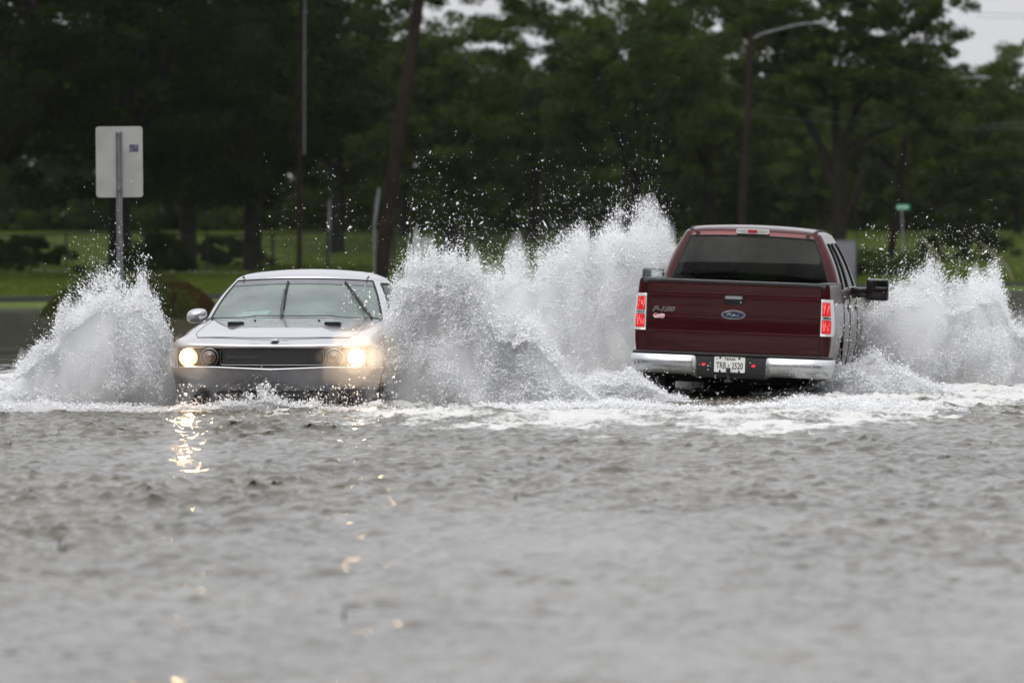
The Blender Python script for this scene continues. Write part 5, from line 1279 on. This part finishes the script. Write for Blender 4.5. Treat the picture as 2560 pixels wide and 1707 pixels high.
    dr_ = fast_mesh('droplets', V, F, M['spray'], root, smooth=True); dr_['kind'] = 'stuff'
    return root
plume('splash', 'white splash thrown up on the left of the silver coupe', [(-200, 1020), (-60, 990), (20, 955), (80, 895), (140, 830), (185, 765), (225, 725), (290, 708), (350, 718), (400, 790), (430, 880), (452, 985)], 55.9, .40, (430, 0.), 110000, 301, rag=.35, tail=.12)
plume('splash', 'white splash bursting from the right flank of the silver coupe', [(925, 1000), (948, 860), (968, 790), (1005, 715), (1040, 672), (1080, 668), (1130, 690), (1200, 700), (1290, 780), (1370, 860), (1440, 940), (1500, 1000)], 56.2, .42, (900, .1), 140000, 302, tail=.17, rag=.8)
plume('splash', 'tallest white splash, between the vehicles at the left of the pickup', [(1040, 900), (1110, 740), (1190, 675), (1270, 650), (1330, 640), (1400, 622), (1470, 622), (1530, 600), (1585, 570), (1630, 560), (1680, 620), (1750, 800)], 63.8, .5, (1640, .1), 150000, 303, tail=.13, rag=.35)
plume('splash', 'white splash thrown up on the right of the pickup', [(2080, 960), (2130, 850), (2190, 750), (2250, 705), (2310, 700), (2370, 735), (2440, 700), (2480, 705), (2540, 800), (2640, 870), (2720, 900)], 64.2, .5, (2080, .1), 110000, 304, tail=.12, rag=.35)
plume('splash', 'low spray off the rear right wheel of the pickup', [(1890, 1030), (1950, 1000), (2010, 975), (2060, 950), (2110, 925), (2180, 905), (2260, 925), (2340, 965), (2420, 990), (2560, 1005), (2640, 1015)], 60.2, .35, (2030, 0.), 60000, 305, tail=.2, rag=.8)
plume('splash', 'churned low foam beside the left rear wheel of the pickup', [(1180, 1035), (1300, 1000), (1420, 975), (1500, 955), (1575, 950), (1625, 965), (1665, 985), (1710, 1015)], 58.2, .35, (1600, 0.), 50000, 306, tail=.16, rag=.7)
plume('splash', 'small splash breaking over the front bumper of the coupe', [(420, 1025), (455, 990), (500, 1008), (545, 1000), (600, 990), (640, 972), (665, 965), (700, 990), (750, 980), (790, 1000), (850, 1015), (900, 1008), (950, 985), (990, 1020)], 54.75, .12, (700, -.1), 16000, 307, tail=.28, core=.5, big=.9, rag=1.3, ntail=.6)
plume('splash', 'foam ridge rolling in front of the pickup bumper', [(960, 1046), (1060, 1036), (1130, 1018), (1200, 1012), (1350, 1008), (1500, 1000), (1600, 1002), (1690, 1014), (1800, 1018), (1900, 1004), (2050, 994), (2200, 998), (2320, 1018), (2420, 1042)], 54.6, .5, (1700, -.3), 50000, 308, tail=.25, core=.7, rag=.9)
plume('splash', 'foam boil between the coupe and the central splash', [(880, 1035), (960, 1020), (1060, 1000), (1150, 1000), (1220, 1012), (1300, 1035)], 57.0, .4, (950, -.1), 22000, 309, tail=.25, core=.7, rag=.9)
plume('splash', 'low white froth spreading left from the coupe to the photo edge', [(-260, 1020), (-100, 1000), (0, 1003), (90, 1000), (180, 1008), (260, 1012), (340, 1022), (420, 1034)], 54.9, .3, (420, -.1), 16000, 310, tail=.25, core=.7, rag=.9)
# mist puffs added in front of the headlights to make their bloom
def puff(px, py, d, r, dens, label):
    m = mist('bloom_mist', dens); c = at(px, py, d); n = 28; rows = []
    for t in np.linspace(0, PI, n): rows.append([(math.sin(t) * math.cos(a), math.sin(t) * math.sin(a), math.cos(t)) for a in np.linspace(0, 2 * PI, n + 1)[:-1]])
    U = np.array(rows); f = 1 + 1.1 * (NZ.fbm(U[..., 0] * 2.2 + px, U[..., 1] * 2.2, U[..., 2] * 2.2, 4) - .5); U = U * f[..., None] * r * np.array([1.15, .42, 1.0])
    mb = MB(); mb.grid(U, closed_v=True); o = mb.build('lamp_bloom_puff', m); o.location = c; tag(o, label, kind='stuff')
puff(898, 892, 54.55, .32, .8, 'added mist puff making the bloom round the right headlight of the coupe')
puff(898, 892, 54.60, .18, 1.5, 'denser added mist puff making the bloom close to the right headlight of the coupe')
puff(470, 895, 54.60, .18, .7, 'thin added mist puff making the bloom round the left headlight of the coupe')
# stray drops crossing in front of the vehicles
def strays(n, x0, x1, y0, y1, d0, d1, seed, label, r0=.0032):
    q = np.random.default_rng(seed); px = q.uniform(x0, x1, n); py = y0 + (y1 - y0) * q.random(n); d = q.uniform(d0, d1, n)
    k = NZ.fbm(px * .012, py * .012, seed, 4) + q.normal(0, .06, n) > .47; px, py, d = px[k], py[k], d[k]
    P = np.stack([(px - 1280) / FPX * d, d, CAMH - (py - HORY) / FPX * d], 1); k = P[:, 2] > 0; P = P[k]
    c = P.mean(0); c[2] = 0; V, F = drops(P - c, np.exp(q.normal(np.log(r0), .5, len(P))), q.normal(size=P.shape) + np.array([0, 0, .8]), 1 + q.exponential(.5, len(P)), seed)
    o = fast_mesh('flying_droplets', V, F, M['spray'], smooth=True); o.location = c; return tag(o, label, kind='stuff')
strays(900, 850, 1000, 680, 1040, 54.2, 54.9, 401, 'drops flying past the right headlight of the coupe')
strays(900, 640, 1500, 380, 700, 56, 62, 402, 'fine drops high above the coupe roof', .0027)
strays(420, 1560, 2060, 900, 1040, 58.6, 59.3, 403, 'drops flying behind the pickup bumper', .0034)
strays(900, 2060, 2160, 740, 960, 60.0, 61.5, 404, 'drops flying along the right flank of the pickup', .0030)
strays(700, 2150, 2500, 560, 700, 63, 65, 405, 'drops high above the right splash', .0030)
strays(1100, 440, 900, 960, 1040, 54.3, 54.7, 406, 'drops in front of the coupe bumper', .0032)
# bits of grass poking out of the flood
for k, (px, py, h) in enumerate(((1287, 1253, .05), (146, 1378, .07), (158, 1380, .05), (858, 1545, .05))):
    d = CAMH * FPX / (py - HORY); b = MB(); b.tube([(0, 0, -.1), (.004, 0, h * .6), (.012, 0, h)], [.006, .005, .001], 5)
    o = b.build('grass_stalk', M['dsteel']); o.location = (tx(px, d), d, 0)
    tag(o, ['dark stalk poking from the water below the central splash', 'taller of two stalks poking from the water at far left', 'shorter of two stalks poking from the water at far left', 'dark stalk poking from the near water left of centre'][k], 'stalk')
